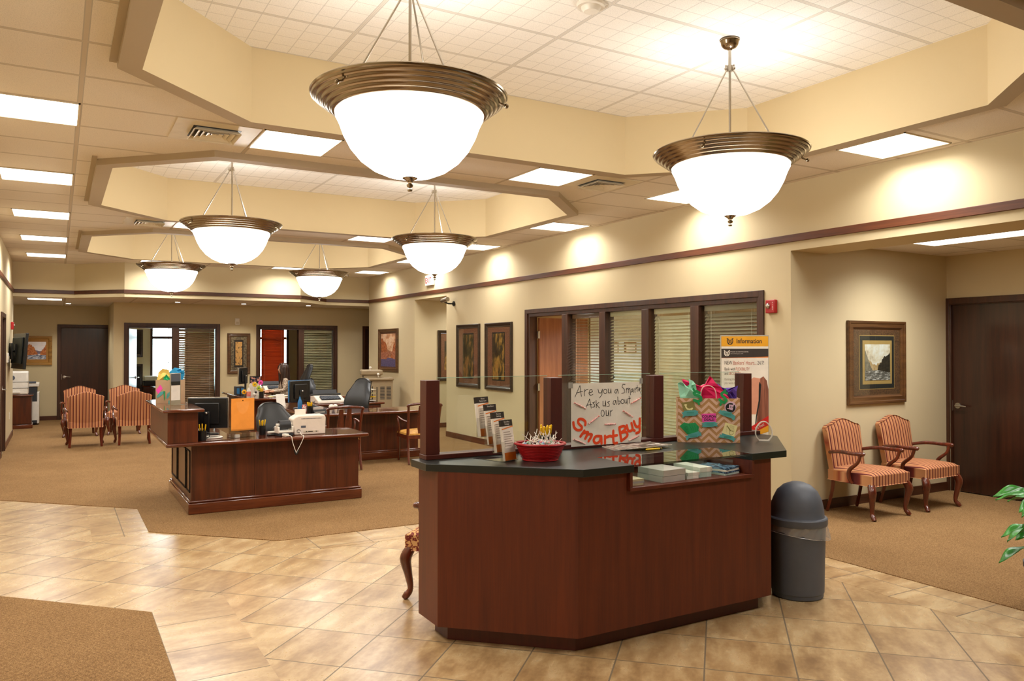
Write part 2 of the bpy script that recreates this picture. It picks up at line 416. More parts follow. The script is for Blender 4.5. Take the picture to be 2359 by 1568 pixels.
for cx, cy in TC:
    struct(MB().prism(octo(cx, cy, .15), 3.77, 3.80).build('ceiling', UPC, smooth=False))
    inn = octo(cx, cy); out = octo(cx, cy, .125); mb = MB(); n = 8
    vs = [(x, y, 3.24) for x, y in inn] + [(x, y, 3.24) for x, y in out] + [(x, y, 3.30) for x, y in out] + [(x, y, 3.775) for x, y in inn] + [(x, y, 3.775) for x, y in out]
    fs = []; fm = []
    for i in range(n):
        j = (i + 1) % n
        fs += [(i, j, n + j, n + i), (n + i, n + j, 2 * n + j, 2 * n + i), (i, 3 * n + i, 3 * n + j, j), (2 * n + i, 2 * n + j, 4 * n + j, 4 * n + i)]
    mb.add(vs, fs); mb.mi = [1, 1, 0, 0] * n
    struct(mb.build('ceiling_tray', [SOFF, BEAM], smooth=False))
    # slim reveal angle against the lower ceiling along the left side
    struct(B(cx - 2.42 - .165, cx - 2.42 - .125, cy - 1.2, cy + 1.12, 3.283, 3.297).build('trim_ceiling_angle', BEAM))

# ------------------------------------------------------------------ walls
def wall(name, a, b, y0, y1, z0, z1, openings=(), axis='y', mat=None):
    """a..b is the thickness range, y0..y1 runs along; openings = (p0,p1,q0,q1)"""
    mb = MB()
    def bx(p0, p1, q0, q1):
        if p1 - p0 < 1e-4 or q1 - q0 < 1e-4: return
        if axis == 'y': mb.box(a, b, p0, p1, q0, q1)
        else: mb.box(p0, p1, a, b, q0, q1)
    p = y0
    for (p0, p1, q0, q1) in sorted(openings):
        bx(p, p0, z0, z1); bx(p0, p1, z0, q0); bx(p0, p1, q1, z1); p = p1
    bx(p, y1, z0, z1)
    return struct(mb.build(name, mat or WALL, smooth=False))
WY0, WY1 = 5.72, 10.35          # glazed front of the office in the right wall
wall('wall_right', XR, XR + .13, 5.32, 17.5, 0, ZC + .02, [(WY0, WY1, 0, 2.185), (13.28, 14.80, 0, 2.635)])
wall('wall_right', XR, XR + .55, YN, 5.32, 2.62, ZC + .02)
wall('wall_alcove', 5.32, 5.44, XR + .13, 12.2, 0, 3.3, axis='x')
wall('wall_alcove_side', 8.95, 9.07, YN, 5.32, 0, 2.8, [(4.36, 5.285, 0, 2.16)])
struct(B(XR + .02, 9.07, YN, 5.33, 2.72, 2.76).build('ceiling_alcove', CEIL, smooth=False))
wall('wall_left', XL - .12, XL, YN, 17.6, 0, ZC + .02, [(14.02, 14.93, 0, 2.13)])
wall('wall_near', YN - .12, YN, XL - .1, 9.1, 0, 3.4, axis='x')
# far soffit band, follows the angled line of the ceiling tray
SP = [(XL, 17.5), (.28, 17.5), (1.10, 16.65), (4.46, 16.62), (5.27, 17.5), (XR, 17.5)]
def band(path, off0, off1, z0, z1):
    mb = MB()
    def shift(d):
        out = []
        for i, p in enumerate(path):
            v0 = Vector(path[i]) - Vector(path[i - 1]) if i else None
            v1 = Vector(path[i + 1]) - Vector(path[i]) if i < len(path) - 1 else None
            n0 = Vector((-v0.y, v0.x)).normalized() if v0 else None; n1 = Vector((-v1.y, v1.x)).normalized() if v1 else None
            if n0 is None: m = n1
            elif n1 is None: m = n0
            else: m = (n0 + n1) / (1 + n0.dot(n1))
            out.append((p[0] + m.x * d, p[1] + m.y * d))
        return out
    A = shift(off0); C = shift(off1)
    for i in range(len(path) - 1):
        q = [A[i], A[i + 1], C[i + 1], C[i]]
        mb.add([(x, y, z0) for x, y in q] + [(x, y, z1) for x, y in q], [(3, 2, 1, 0), (4, 5, 6, 7), (0, 1, 5, 4), (2, 3, 7, 6)] + ([(0, 4, 7, 3)] if i == 0 else []) + ([(1, 2, 6, 5)] if i == len(path) - 2 else []))
    return mb
struct(band(SP, 0, .14, ZS, ZC + .02).build('wall_soffit', WALL, smooth=False))
struct(band(SP, -.022, 0, 2.705, 2.775).build('trim_4', DWX, bevel=.004))
struct(MB().prism([(-1.75, 17.6), (XL, 17.6), (XL, 17.56), (.34, 17.56), (1.14, 16.72), (4.42, 16.7), (5.2, 17.56), (XR, 17.56), (7.7, 17.56), (7.7, 20.9), (-1.75, 20.9)], ZS + .001, ZS + .03).build('ceiling_far', CEIL, smooth=False))
wall('wall_far_left', 20.8, 20.92, -1.75, 1.15, 0, ZS, [(.06, 1.035, 0, 2.13)], axis='x')
wall('wall_jog', 1.03, 1.15, 18.82, 20.8, 0, ZS)
wall('wall_recess_left', -1.85, -1.75, 17.6, 20.9, 0, ZS)
wall('wall_recess_near', 17.6, 17.7, -1.75, XL, 0, ZS, axis='x')
wall('wall_far', 18.7, 18.82, 1.03, 7.7, 0, ZS, [(1.26, 3.135, 0, 2.13), (4.02, 5.875, 0, 2.13), (6.63, 7.5, 0, 2.13)], axis='x')
wall('wall_recess_right', 7.6, 7.7, 17.5, 18.7, 0, ZS)
wall('wall_recess_right', 17.5, 17.6, XR + .13, 7.7, 0, ZS, axis='x')
# corridor off the right wall
wall('wall_corridor_far', 14.80, 14.92, XR + .13, 9.2, 0, 2.7, axis='x')
wall('wall_corridor_near', 13.16, 13.28, XR + .13, 9.2, 0, 2.7, axis='x')
wall('wall_corridor_end', 9.1, 9.2, 13.28, 14.8, 0, 2.7)
struct(B(XR + .1, 9.2, 13.2, 14.9, 2.64, 2.67).build('ceiling_corridor', CEIL, smooth=False))

# picture rails and baseboards
struct(B(XR - .022, XR, YN, 17.5, 2.705, 2.778).build('trim_1', DWY, bevel=.004))
struct(B(XL, XL + .022, YN, 17.5, 2.705, 2.778).build('trim_2', DWY, bevel=.004))
for nm, b in (('baseboard_right', (XR - .014, XR, WY1 + .07, 13.28)), ('baseboard_right', (XR - .014, XR, 14.8, 17.5)), ('baseboard_right', (XR - .014, XR, 5.32, WY0 - .07)),
              ('baseboard_alcove', (XR + .13, 8.95, 5.306, 5.32)), ('baseboard_left', (XL, XL + .014, YN, 13.95)), ('baseboard_left', (XL, XL + .014, 15.0, 17.6)),
              ('baseboard_far_left', (-1.75, -.01, 20.786, 20.8)), ('baseboard_jog', (1.016, 1.03, 18.7, 20.8)), ('baseboard_far', (1.05, 1.19, 18.686, 18.7)), ('baseboard_far', (3.2, 3.95, 18.686, 18.7)),
              ('baseboard_far', (5.95, 6.56, 18.686, 18.7)), ('baseboard_corridor', (XR + .13, 9.1, 14.786, 14.8))):
    struct(B(*b, .006, .105).build(nm, DWX if 'far' in nm or 'alc' in nm else DWY, bevel=.003))

# ------------------------------------------------------------------ doors
def lever(parent, x, z, face, dirx, y=0):
    """lever handle on a door face; face=-1 looks to -Y"""
    mb = MB().cyl((x, y, z), (x, y + face * .012, z), .033, n=20).cyl((x, y, z), (x, y + face * .055, z), .011)
    mb.tube(bez([(x, y + face * .055, z), (x + dirx * .05, y + face * .058, z + .002), (x + dirx * .12, y + face * .05, z - .004)]), rint([.013, .011, .008]), 10)
    return mb.build('door_handle', SILV, parent)
def flush_door(nm, loc, rz, w_, h_, hand=1, mat=DOORW, handle_dir=1):
    """closed door in a wall, local opening centred on x, facing -Y; casing proud of the wall"""
    t = bpy.data.objects.new(nm, None); COL.objects.link(t); t.location = loc; t.rotation_euler = (0, 0, radians(rz)); t['kind'] = 'structure'
    B(-w_ / 2 + .004, w_ / 2 - .004, .03, .075, .012, h_ - .004).build('door_leaf', mat, t, bevel=.002)
    mb = MB().box(-w_ / 2 - .07, -w_ / 2, -.02, .0, .006, h_ + .07).box(w_ / 2, w_ / 2 + .07, -.02, .0, .006, h_ + .07).box(-w_ / 2, w_ / 2, -.02, .0, h_, h_ + .07)
    mb.box(-w_ / 2 - .0, -w_ / 2 + .012, -.0, .03, .006, h_).box(w_ / 2 - .012, w_ / 2, -.0, .03, .006, h_).box(-w_ / 2, w_ / 2, -.0, .03, h_ - .012, h_)
    mb.build('door_frame', DW, t, bevel=.003)
    lever(t, hand * (w_ / 2 - .075), .99, -1, -hand, .03)
    MB().box(hand * (w_ / 2 - .01), hand * (w_ / 2 - .02), .022, .03, .93, 1.05).build('strike_plate', SILV, t)
    return t
flush_door('door_1', (.5475, 20.8, 0), 0, .975, 2.13, hand=-1)
flush_door('door_2', (8.95, 4.8225, 0), -90, .925, 2.16, hand=-1)
flush_door('door_3', (XL, 14.475, 0), 90, .91, 2.13, hand=1)
flush_door('door_4', (7.065, 18.7, 0), 0, .87, 2.13, hand=-1)

for bx in ((9.1, 9.2, 4.2, 5.5, 0, 2.4), (-.1, 1.2, 20.95, 21.05, 0, 2.4), (XL - .25, XL - .15, 13.8, 15.2, 0, 2.4), (6.5, 7.6, 18.9, 19.0, 0, 2.4)):  # unseen backers added to block outside light at the door gaps
    struct(B(*bx).build('door_light_backer', WALL, smooth=False))

# ------------------------------------------------------------------ glazed office front in the right wall
t = bpy.data.objects.new('window_1', None); COL.objects.link(t); t['kind'] = 'structure'
def yz(y0, y1, z0, z1, x0=XR - .02, x1=XR + .13): return (x0, x1, y0, y1, z0, z1)
mb = MB().box(*yz(WY1 - .005, WY1 + .065, .006, 2.185 + .065, XR - .02, XR)).box(*yz(WY0 - .065, WY0, .006, 2.185 + .065, XR - .02, XR)).box(*yz(WY0, WY1, 2.185, 2.25 - .0, XR - .02, XR))
mb.box(*yz(WY1 - .05, WY1, .006, 2.185, XR, XR + .14)).box(*yz(WY0, WY0 + .04, .006, 2.185, XR, XR + .14)).box(*yz(WY0 + .04, WY1 - .05, 2.135, 2.185, XR, XR + .14))
mb.build('window_frame', DW, t, bevel=.003)
MULL = [(9.24, 9.38), (8.35, 8.48), (7.47, 7.60), (6.60, 6.73)]
for a, b in MULL: MB().box(*yz(a, b, .006, 2.135, XR - .02, XR + .13)).build('mullion', DW, t, bevel=.004)
PAN = [(8.48, 9.24), (7.60, 8.35), (6.73, 7.47), (5.76, 6.60)]
for a, b in PAN:
    B(XR - .01, XR + .12, a, b, .006, .14).build('window_sill', DWY, t)
    MB().box(XR + .03, XR + .036, a, b, .14, 2.135).build('window_pane', GL, t)
def blind(lbl, loc, rz, w_, z0, z1, mat, tilt, sl=.045, grp=None, nm='window_blind', cord=True):
    """horizontal blind hanging in the XZ plane"""
    t = thing(nm, lbl, 'blind', loc, rz, grp)
    B(-w_ / 2, w_ / 2, -.022, .022, z1 - .06, z1).build('headrail', mat, t, bevel=.003)
    mb = MB(); z = z0 + .04; n = 0
    while z < z1 - .075:
        mb.ob((0, 0, z), (w_, sl, .0028), (radians(tilt), 0, 0)); z += sl * .88; n += 1
    mb.build('slats', mat, t, smooth=False)
    B(-w_ / 2, w_ / 2, -.02, .02, z0, z0 + .018).build('bottom_rail', mat, t, bevel=.003)
    mb = MB()
    for x in (-w_ * .36, w_ * .36):
        for y in (-.024, .024): mb.box(x - .001, x + .001, y - .001, y + .001, z0, z1 - .06)
    mb.build('ladder_cord', WHT, t, smooth=False)
    if cord:
        MB().cyl((-w_ / 2 + .09, -.032, z1 - .05), (-w_ / 2 + .09, -.032, z1 - .85), .0015, n=6).sph((-w_ / 2 + .09, -.032, z1 - .86), .012, 8, 6).build('pull_cord', BLK, t)
    return t
for (a, b), m, tl, lb in zip(PAN, (BLINDW, BLINDA, BLINDA, BLINDG), (12, 25, 62, 50), ('half open slats over the pane beside the open oak door', 'open slats over the second pane, pale blue wall showing through', 'closed beige slats in the third pane, behind the handwritten poster', 'grey brown slats in the last pane, above the information sign')):
    blind('horizontal blind with ' + lb, (XR + .085, (a + b) / 2, 0), -90, b - a - .02, .16, 2.13, m, tl)
# open oak door hinged on the far jamb
d = bpy.data.objects.new('door_5', None); COL.objects.link(d); d['kind'] = 'structure'; d.location = (XR + .15, WY1 - .06, 0); d.rotation_euler = (0, 0, radians(1.5))
B(.0, .93, -.045, 0, .012, 2.12).build('door_leaf', OAK, d, bevel=.002)
lever(d, .86, .99, -1, -1, -.045)
for z in (.25, 1.05, 1.86): MB().box(-.03, .004, -.05, -.012, z - .055, z + .055).cyl((-.004, -.05, z - .058), (-.004, -.05, z + .058), .008).build('hinge', SILV, d)
# office behind the glazing
wall('wall_office_back', 10.6, 10.72, 5.44, 11.2, 0, 2.75)
wall('wall_office_side', 11.0, 11.12, XR + .13, 10.6, 0, 2.75, axis='x')
struct(B(XR + .13, 10.7, 5.44, 11.1, 2.7, 2.75).build('ceiling_office', CEIL, smooth=False))

# ------------------------------------------------------------------ glazed fronts in the far wall
def far_front(nm, x0, x1, door_to, mull_to, H_=2.13):
    t = bpy.data.objects.new(nm, None); COL.objects.link(t); t['kind'] = 'structure'
    mb = MB().box(x0 - .07, x0, 18.68, 18.7, .006, H_ + .07).box(x1, x1 + .07, 18.68, 18.7, .006, H_ + .07).box(x0, x1, 18.68, 18.7, H_, H_ + .07)
    mb.box(x0, x0 + .03, 18.7, 18.83, .006, H_).box(x1 - .03, x1, 18.7, 18.83, .006, H_).box(x0 + .03, x1 - .03, 18.7, 18.83, H_ - .04, H_)
    mb.build('window_frame', DW, t, bevel=.003)
    MB().box(door_to, mull_to, 18.68, 18.83, .006, H_ - .04).build('mullion', DW, t, bevel=.003)
    B(mull_to, x1 - .03, 18.69, 18.82, .006, .14).build('window_sill', DWX, t)
    B(mull_to, x1 - .03, 18.74, 18.746, .14, H_ - .04).build('window_pane', GL, t)
far_front('window_2', 1.30, 3.12, 2.19, 2.33)
far_front('window_3', 4.06, 5.85, 4.97, 5.10)
blind('brown wooden blind in the pane right of the sunlit doorway', (2.71, 18.80, 0), 0, .74, .16, 2.08, BLINDW, 48)
blind('beige slatted blind in the pane behind the black office chairs', (5.46, 18.80, 0), 0, .70, .16, 2.08, BLINDA, 22)
# open leaves
for x, y, rz, mt in ((1.335, 18.83, 75, DOORW), (4.09, 18.83, 96, OAK)):
    d = bpy.data.objects.new('door_6', None); COL.objects.link(d); d['kind'] = 'structure'; d.location = (x, y, 0); d.rotation_euler = (0, 0, radians(rz))
    B(0, .84, 0, .045, .012, 2.08).build('door_leaf', mt, d, bevel=.002); lever(d, .77, .99, -1, -1, 0)
# offices beyond
wall('wall_exterior', 22.6, 22.75, 1.0, 7.7, 0, 2.75, [(2.17, 2.96, .62, 2.32), (4.93, 5.66, .5, 2.32)], axis='x')
wall('wall_office_divider', 3.60, 3.70, 18.82, 22.6, 0, 2.7)
wall('wall_office_left', 1.05, 1.15, 18.82, 22.6, 0, 2.7)
wall('wall_office_right', 7.6, 7.7, 18.82, 22.6, 0, 2.7)
struct(B(1.0, 7.7, 18.82, 22.7, 2.66, 2.7).build('ceiling_office', CEIL, smooth=False))
def ext_win(nm, x0, x1, z0, z1, nx, zs, bar=1.9, dy=0):
    t = bpy.data.objects.new(nm, None); COL.objects.link(t); t['kind'] = 'structure'
    mb = MB().box(x0 - .06, x0, 22.575, 22.6, z0 - .06, z1 + .06).box(x1, x1 + .06, 22.575, 22.6, z0 - .06, z1 + .06).box(x0, x1, 22.575, 22.6, z1, z1 + .06).box(x0, x1, 22.56, 22.6, z0 - .06, z0)
    mb.box(x0, x1, 22.62, 22.68, bar, bar + .07)
    mb.build('window_frame', DW, t, bevel=.003)
    mb = MB()
    for i in range(1, nx): x = x0 + (x1 - x0) * i / nx; mb.box(x - .008, x + .008, 22.65, 22.665, z0, z1)
    for z in zs: mb.box(x0, x1, 22.65, 22.665, z - .008, z + .008)
    if mb.v: mb.build('muntin', WHT, t)
    B(x0, x1, 22.69, 22.695, z0, z1).build('window_pane', GL, t); t.location = (0, dy, 0)
ext_win('window_4', 2.17, 2.96, .62, 2.32, 2, (1.27,)); ext_win('window_6', 4.93, 5.66, .5, 2.32, 1, ())
blind('closed reddish wooden blind on the far window behind the seated woman', (5.27, 22.54, 0), 0, .64, .55, 2.30, BLINDR, 72, cord=True)
# ------------------------------------------------------------------ ceiling lights
def troffer(x, y, lbl, z=ZC, sx=.61, sy=.61, k=1.0, spread=152):
    t = thing('ceiling_light', lbl, 'ceiling light', (x + sx / 2, y + sy / 2, z), 0, 'recessed ceiling lights')
    a, b = sx / 2, sy / 2
    MB().box(-a, a, -b, -b + .012, -.008, .0).box(-a, a, b - .012, b, -.008, .0).box(-a, -a + .012, -b, b, -.008, 0).box(a - .012, a, -b, b, -.008, 0).build('light_frame', WMET, t)
    B(-a + .012, a - .012, -b + .012, b - .012, -.005, -.001).build('diffuser', TROF, t, smooth=False)
    ld = bpy.data.lights.new('fluorescent_light', 'AREA'); ld.shape = 'RECTANGLE'; ld.size = sx - .04; ld.size_y = sy - .04; ld.energy = K_TROFFER * k; ld.color = (1, .978, .945); ld.spread = radians(spread)
    lo = bpy.data.objects.new('fluorescent_light', ld); COL.objects.link(lo); lo.parent = t; lo.location = (0, 0, -.012)
    return t
ROWS = [(-1.34, 'behind the camera'), (1.10, 'near the camera'), (3.54, 'at the left edge'), (5.98, 'nearest visible in the left ceiling row'), (8.42, 'second visible in the left ceiling row'), (10.86, 'third visible in the left ceiling row'), (13.30, 'fourth visible in the left ceiling row'), (15.74, 'last one before the soffit')]
for y, s_ in ROWS[1:]: troffer(-.485, y, 'square ceiling light along the left wall, ' + s_, )
for y, s_ in ((1.17, 'near the camera'), (3.62, 'at upper right beside the largest tray'), (6.06, 'behind the right front pendant'), (8.50, 'above the two dark framed pictures'), (10.94, 'right of the second right hand pendant'), (13.38, 'fourth along the right wall'), (15.82, 'nearest the far right corner')):
    troffer(5.56, y, 'square ceiling light along the right wall, ' + s_, k=.72 if y > 2 else .65)
for x, y, s_ in ((1.335, 5.98, 'beside the air vent, left of the big pendant'), (3.77, 5.98, 'right of the big pendant bowl, between trays'), (1.335, 10.86, 'behind the second left pendant ring'), (3.77, 10.86, 'between the second and third trays'), (1.335, 15.74, 'behind the farthest left pendant'), (3.77, 15.74, 'left of the farthest right pendant'), (3.77, 1.10, 'overhead near the camera')):
    troffer(x, y, 'square ceiling light ' + s_, k=1 if y > 2 else .9)
troffer(7.28, 3.60, 'long bright ceiling light in the waiting alcove', 2.72, .61, 1.22, 1.5, 140)
troffer(-.53, 17.85, 'narrow looking ceiling light in the low far left recess', ZS, k=.6)
troffer(2.0, 20.2, 'ceiling light inside the left far office', 2.66, k=4); troffer(5.6, 20.2, 'ceiling light inside the right far office', 2.66, k=5)
troffer(8.3, 7.5, 'ceiling light inside the glazed office at right', 2.7, k=9); troffer(7.1, 13.7, 'ceiling light inside the side corridor', 2.64, k=.6)
for x, s_ in ((2.2, 'above the left glazed front'), (3.56, 'above the framed panel between the glazed fronts'), (5.0, 'above the right glazed front'), (.2, 'in the far left recess before the brown door')):
    t = thing('downlight', 'small recessed downlight ' + s_, 'downlight', (x, 17.95 if x > 1 else 19.8, ZS), 0, 'recessed downlights in the far recess')
    MB().lathe([(.055, -.001), (.085, -.006), (.09, 0)], n=28).build('trim_ring', WMET, t); MB().lathe([(1e-6, -.002), (.055, -.002)], n=24).build('lens', TROF, t)
    ld = bpy.data.lights.new('spot_lamp', 'SPOT'); ld.energy = 55; ld.color = (1, .93, .80); ld.spot_size = radians(125); ld.spot_blend = .6; ld.shadow_soft_size = .05
    lo = bpy.data.objects.new('spot_lamp', ld); COL.objects.link(lo); lo.parent = t; lo.location = (0, 0, -.02)
def vent(x, y, lbl):
    t = thing('air_vent', lbl, 'vent', (x + .305, y + .305, ZC), 0, 'square ceiling air vents')
    B(-.295, .295, -.295, .295, -.006, 0).build('panel', WMET, t)
    mb = MB()
    for k, s_ in enumerate((.17, .132, .094, .056, .024)):
        z0, z1 = -.012 - .004 * (k % 2), -.034 + .004 * k; e = s_ - .026
        vs = []; 
        for s2, z in ((s_, z1), (e, z0 + .004)): vs += [(-s2, -s2, z), (s2, -s2, z), (s2, s2, z), (-s2, s2, z)]
        mb.add(vs, [(i, (i + 1) % 4, 4 + (i + 1) % 4, 4 + i) for i in range(4)])
    mb.build('louvre', WMET, t, smooth=False, solid=.002)
    B(-.17, .17, -.17, .17, -.0075, -.006).build('duct_opening', DKG, t)
vent(.72, 5.98, 'square ceiling air vent beside the front left ceiling light'); vent(4.38, 5.98, 'square ceiling air vent right of the middle ceiling light'); vent(.72, 10.86, 'square ceiling air vent near the second left pendant')
t = thing('smoke_detector', 'round white smoke detector on the raised ceiling at top', 'smoke detector', (2.83, 3.90, 3.77))
MB().lathe([(.0, -.05), (.045, -.048), (.06, -.03), (.062, -.02)], n=24).build('sensor_cap', WHT, t)
MB().lathe([(.0, -.02), (.085, -.02), (.09, -.004), (.09, 0)], n=28).build('detector_base', WHT, t)

# ------------------------------------------------------------------ pendants
def make_pendant(lbl, loc):
    t = thing('pendant_light', lbl, 'pendant light', loc, 0, 'large bowl pendants hanging in the ceiling trays')   # origin on the tray ceiling
    ZB = lambda z: z - 3.77
    prof = [(.375, ZB(2.912)), (.378, ZB(2.897)), (.395, ZB(2.890))]
    for q_ in range(5):
        r0, z0 = .398 + .0235 * q_, 2.891 + .0175 * q_
        for s_ in range(5):
            a = pi * s_ / 4; k_ = .0235 * (s_ / 4.6); bu = .0038 * sin(a)
            prof.append((r0 + k_ + bu * .62, ZB(z0 + .0175 * (s_ / 4.6) - bu * .78)))
    prof += [(.519, ZB(2.980)), (.523, ZB(2.988)), (.518, ZB(2.994)), (.50, ZB(2.992)), (.47, ZB(2.972)), (.40, ZB(2.925)), (.375, ZB(2.912))]
    MB().lathe(prof, n=96).build('metal_ring', METAL, t, ang=25)
    bp = [(.0, ZB(2.556)), (.06, ZB(2.558)), (.13, ZB(2.572)), (.20, ZB(2.602)), (.265, ZB(2.65)), (.315, ZB(2.71)), (.35, ZB(2.775)), (.37, ZB(2.83)), (.383, ZB(2.858)), (.392, ZB(2.875)), (.388, ZB(2.895)), (.378, ZB(2.905))]
    MB().lathe([(max(r, 1e-6), z) for r, z in bp], n=64).build('glass_bowl', BOWL, t, ang=60)
    MB().lathe([(1e-6, ZB(2.484)), (.012, ZB(2.487)), (.014, ZB(2.496)), (.009, ZB(2.506)), (.016, ZB(2.512)), (.018, ZB(2.522)), (.012, ZB(2.532)), (.022, ZB(2.545)), (.04, ZB(2.554)), (.042, ZB(2.559)), (1e-6, ZB(2.560))], n=20).build('finial', METAL, t)
    mb = MB().cyl((0, 0, ZB(2.56)), (0, 0, ZB(3.57)), .0085).cyl((0, 0, ZB(3.55)), (0, 0, ZB(3.59)), .02)
    mb.cyl((0, 0, ZB(3.59)), (0, 0, ZB(3.70)), .011).build('stem', SILV, t)
    for k in range(3):
        a = radians(-45 - 30 + 120 * k)
        p0 = (.02 * cos(a), .02 * sin(a), ZB(3.565)); p1 = (.365 * cos(a), .365 * sin(a), ZB(2.925))
        mb = MB().cyl(p0, p1, .0055, n=8).sph((.03 * cos(a), .03 * sin(a), ZB(3.565)), .011, 10, 8).sph((.03 * cos(a), .03 * sin(a), ZB(3.585)), .007, 8, 6)
        mb.build('support_rod', SILV, t)
        a2 = a + radians(40)
        MB().cyl((.48 * cos(a2), .48 * sin(a2), ZB(2.945)), (.515 * cos(a2), .515 * sin(a2), ZB(2.93)), .006).sph((.517 * cos(a2), .517 * sin(a2), ZB(2.929)), .013, 12, 8).build('knob', METAL, t)
    MB().lathe([(1e-6, 0), (.065, 0), (.068, -.012), (.062, -.02), (.058, -.04), (.042, -.058), (.02, -.066), (.014, -.075), (1e-6, -.075)][::-1], n=28).build('canopy', METAL, t)
    ld = bpy.data.lights.new('bulb', 'POINT'); ld.energy = K_PENDANT; ld.color = (1, .955, .89); ld.shadow_soft_size = .12
    lo = bpy.data.objects.new('bulb', ld); COL.objects.link(lo); lo.parent = t; lo.location = (0, 0, ZB(2.90) + .05)
    lo.location = (.12, .06, ZB(2.93))
    return t
PT = [((1.62, 3.87), 'nearest and largest pendant bowl, hanging at top centre'), ((3.98, 3.87), 'pendant bowl hanging at upper right, in front of the right wall'), ((1.61, 8.75), 'pendant bowl above the front L shaped desk, second from left'), ((3.99, 8.75), 'pendant bowl in the middle tray, right, beside the exit sign'), ((1.58, 13.63), 'farthest left pendant bowl, above the striped chairs'), ((3.99, 13.63), 'farthest right pendant bowl, small, above the far desk')]
p0 = make_pendant('bronze ringed ' + PT[0][1], (*PT[0][0], 3.77))
for xy, s_ in PT[1:]: dup(p0, (*xy, 3.77), 0, 'bronze ringed ' + s_)

# ------------------------------------------------------------------ reception kiosk
C0 = .006
k = thing('reception_kiosk', 'angular cherry wood reception kiosk with dark top and glass screen in the foreground', 'reception counter', (0, 0, 0))
body = [(1.846, 4.27), (1.846, 4.005), (2.42, 3.458), (3.905, 3.458), (4.50, 4.05), (4.50, 4.27)]
mb = MB().prism(body, .092, .852)
mb.prism([(1.846, 4.27), (1.846, 4.005), (2.42, 3.458), (2.775, 3.458), (2.775, 4.27)], .852, .958)
mb.prism([(3.72, 3.458), (3.905, 3.458), (4.50, 4.05), (4.50, 4.27), (3.72, 4.27)], .852, .958)
mb.box(2.775, 3.72, 3.86, 4.27, .852, .958)
mb.build('cabinet_body', CHERRY, k, smooth=False)
MB().prism([(1.92, 4.20), (1.92, 4.03), (2.45, 3.525), (3.86, 3.525), (4.40, 4.06), (4.40, 4.20)], 0.001, .095).build('toe_kick', POSTW, k, smooth=False)
MB().prism([(1.795, 4.265), (1.795, 4.052), (2.44, 3.432), (2.785, 3.432), (2.785, 3.79), (3.715, 3.79), (3.715, 3.432), (4.02, 3.432), (4.62, 4.03), (4.62, 4.265)], .958, 1.0).build('countertop', SLAB, k, bevel=.002, smooth=False)
MB().box(2.76, 3.735, 3.436, 3.458, .852, .872).box(2.76, 2.778, 3.436, 3.458, .872, .958).box(3.717, 3.735, 3.436, 3.458, .872, .958).build('niche_trim', CHERRY, k, bevel=.002)
B(2.775, 3.72, 3.44, 3.86, .853, .868).build('niche_shelf', CHERRY, k)
g = B(2.787, 3.713, 3.434, 3.788, .988, .9995).build('glass_top', [glass('countertop_glass', (.97, .99, .98, 1), 1.6)], k, smooth=False)
for x in (2.905, 3.018, 3.243, 3.354, 3.464, 3.573): B(x, x + .005, 3.46, 3.80, .869, .985).build('glass_divider', GLG, k, smooth=False)
B(1.85, 4.60, 4.172, 4.275, 1.0, 1.028).build('screen_rail', POSTW, k, bevel=.003)
PX = (1.852, 2.715, 3.565, 4.43)
for x in PX: B(x, x + .088, 4.18, 4.268, 1.028, 1.462).build('post', POSTW, k, bevel=.003)
for a, b in zip(PX[:-1], PX[1:]):
    B(a + .088, b, 4.221, 4.227, 1.028, 1.474).build('glass_panel', GL, k, smooth=False)
    B(a + .088, b, 4.2205, 4.2275, 1.474, 1.4765).build('glass_edge', GEDGE, k, smooth=False)

# handwritten poster taped to the screen
pw, ph = .575, .408
t = thing('poster', 'white handwritten poster taped to the kiosk glass with orange lettering', 'poster', (2.865, 4.168, 1.014))
B(0, pw, 0, .0015, 0, ph).build('sheet', PAPER, t, smooth=False)
def pp(x, y):
    a = (x - 145) / 612.; top = 462 - 14 * a; bot = 1024 - 49 * a; return (a * pw, (1 - (y - top) / (bot - top)) * ph)
INK = plain('black_marker', '#1c1a1a', .6)
black = [[(175,582),(218,478),(230,575)],[(188,545),(240,530)],[(258,512),(255,572)],[(256,535),(268,518),(287,512)],[(295,545),(325,535),(318,514),(302,518),(293,548),(308,568),(328,558)],
 [(372,512),(380,545),(400,545),(410,512)],[(410,512),(406,560),(385,590)],[(462,510),(463,545),(480,545),(485,510),(488,548)],[(543,512),(524,518),(518,540),(530,550),(545,515),(551,550)],
 [(612,472),(592,470),(584,492),(606,515),(605,545),(580,550)],[(625,505),(622,545)],[(623,515),(640,503),(642,545)],[(642,515),(655,505),(661,562)],[(682,510),(668,514),(665,540),(680,535),(683,508),(688,545)],[(700,505),(702,545)],[(702,517),(716,505)],[(722,480),(722,535)],[(710,500),(733,497)],[(736,508),(737,530)],[(742,520),(752,512),(746,500),(740,520),(750,532)],[(756,538),(752,548)],
 [(262,690),(300,598),(314,680)],[(275,655),(320,645)],[(345,625),(326,630),(342,650),(342,668),(325,672)],[(355,610),(358,675)],[(380,628),(358,650),(385,678)],[(415,618),(415,660),(433,660),(438,615),(441,668)],[(473,620),(455,628),(470,645),(470,662),(452,665)],
 [(526,612),(507,618),(504,642),(518,648),(529,612),(533,650)],[(545,580),(548,645),(564,642),(567,618),(549,618)],[(610,605),(610,635),(625,635),(629,600),(631,645)],[(648,575),(650,637)],[(636,598),(662,592)],[(442,700),(443,745),(460,745),(465,698),(468,752)],[(480,700),(482,750)],[(482,714),(497,697)]]
for cx_, cy_, a_, b_ in ((435, 532, 15, 20), (588, 622, 14, 19), (412, 725, 15, 28)): black.append([(cx_ + a_ * cos(2 * pi * i / 12), cy_ + b_ * sin(2 * pi * i / 12)) for i in range(13)])
mb = MB()
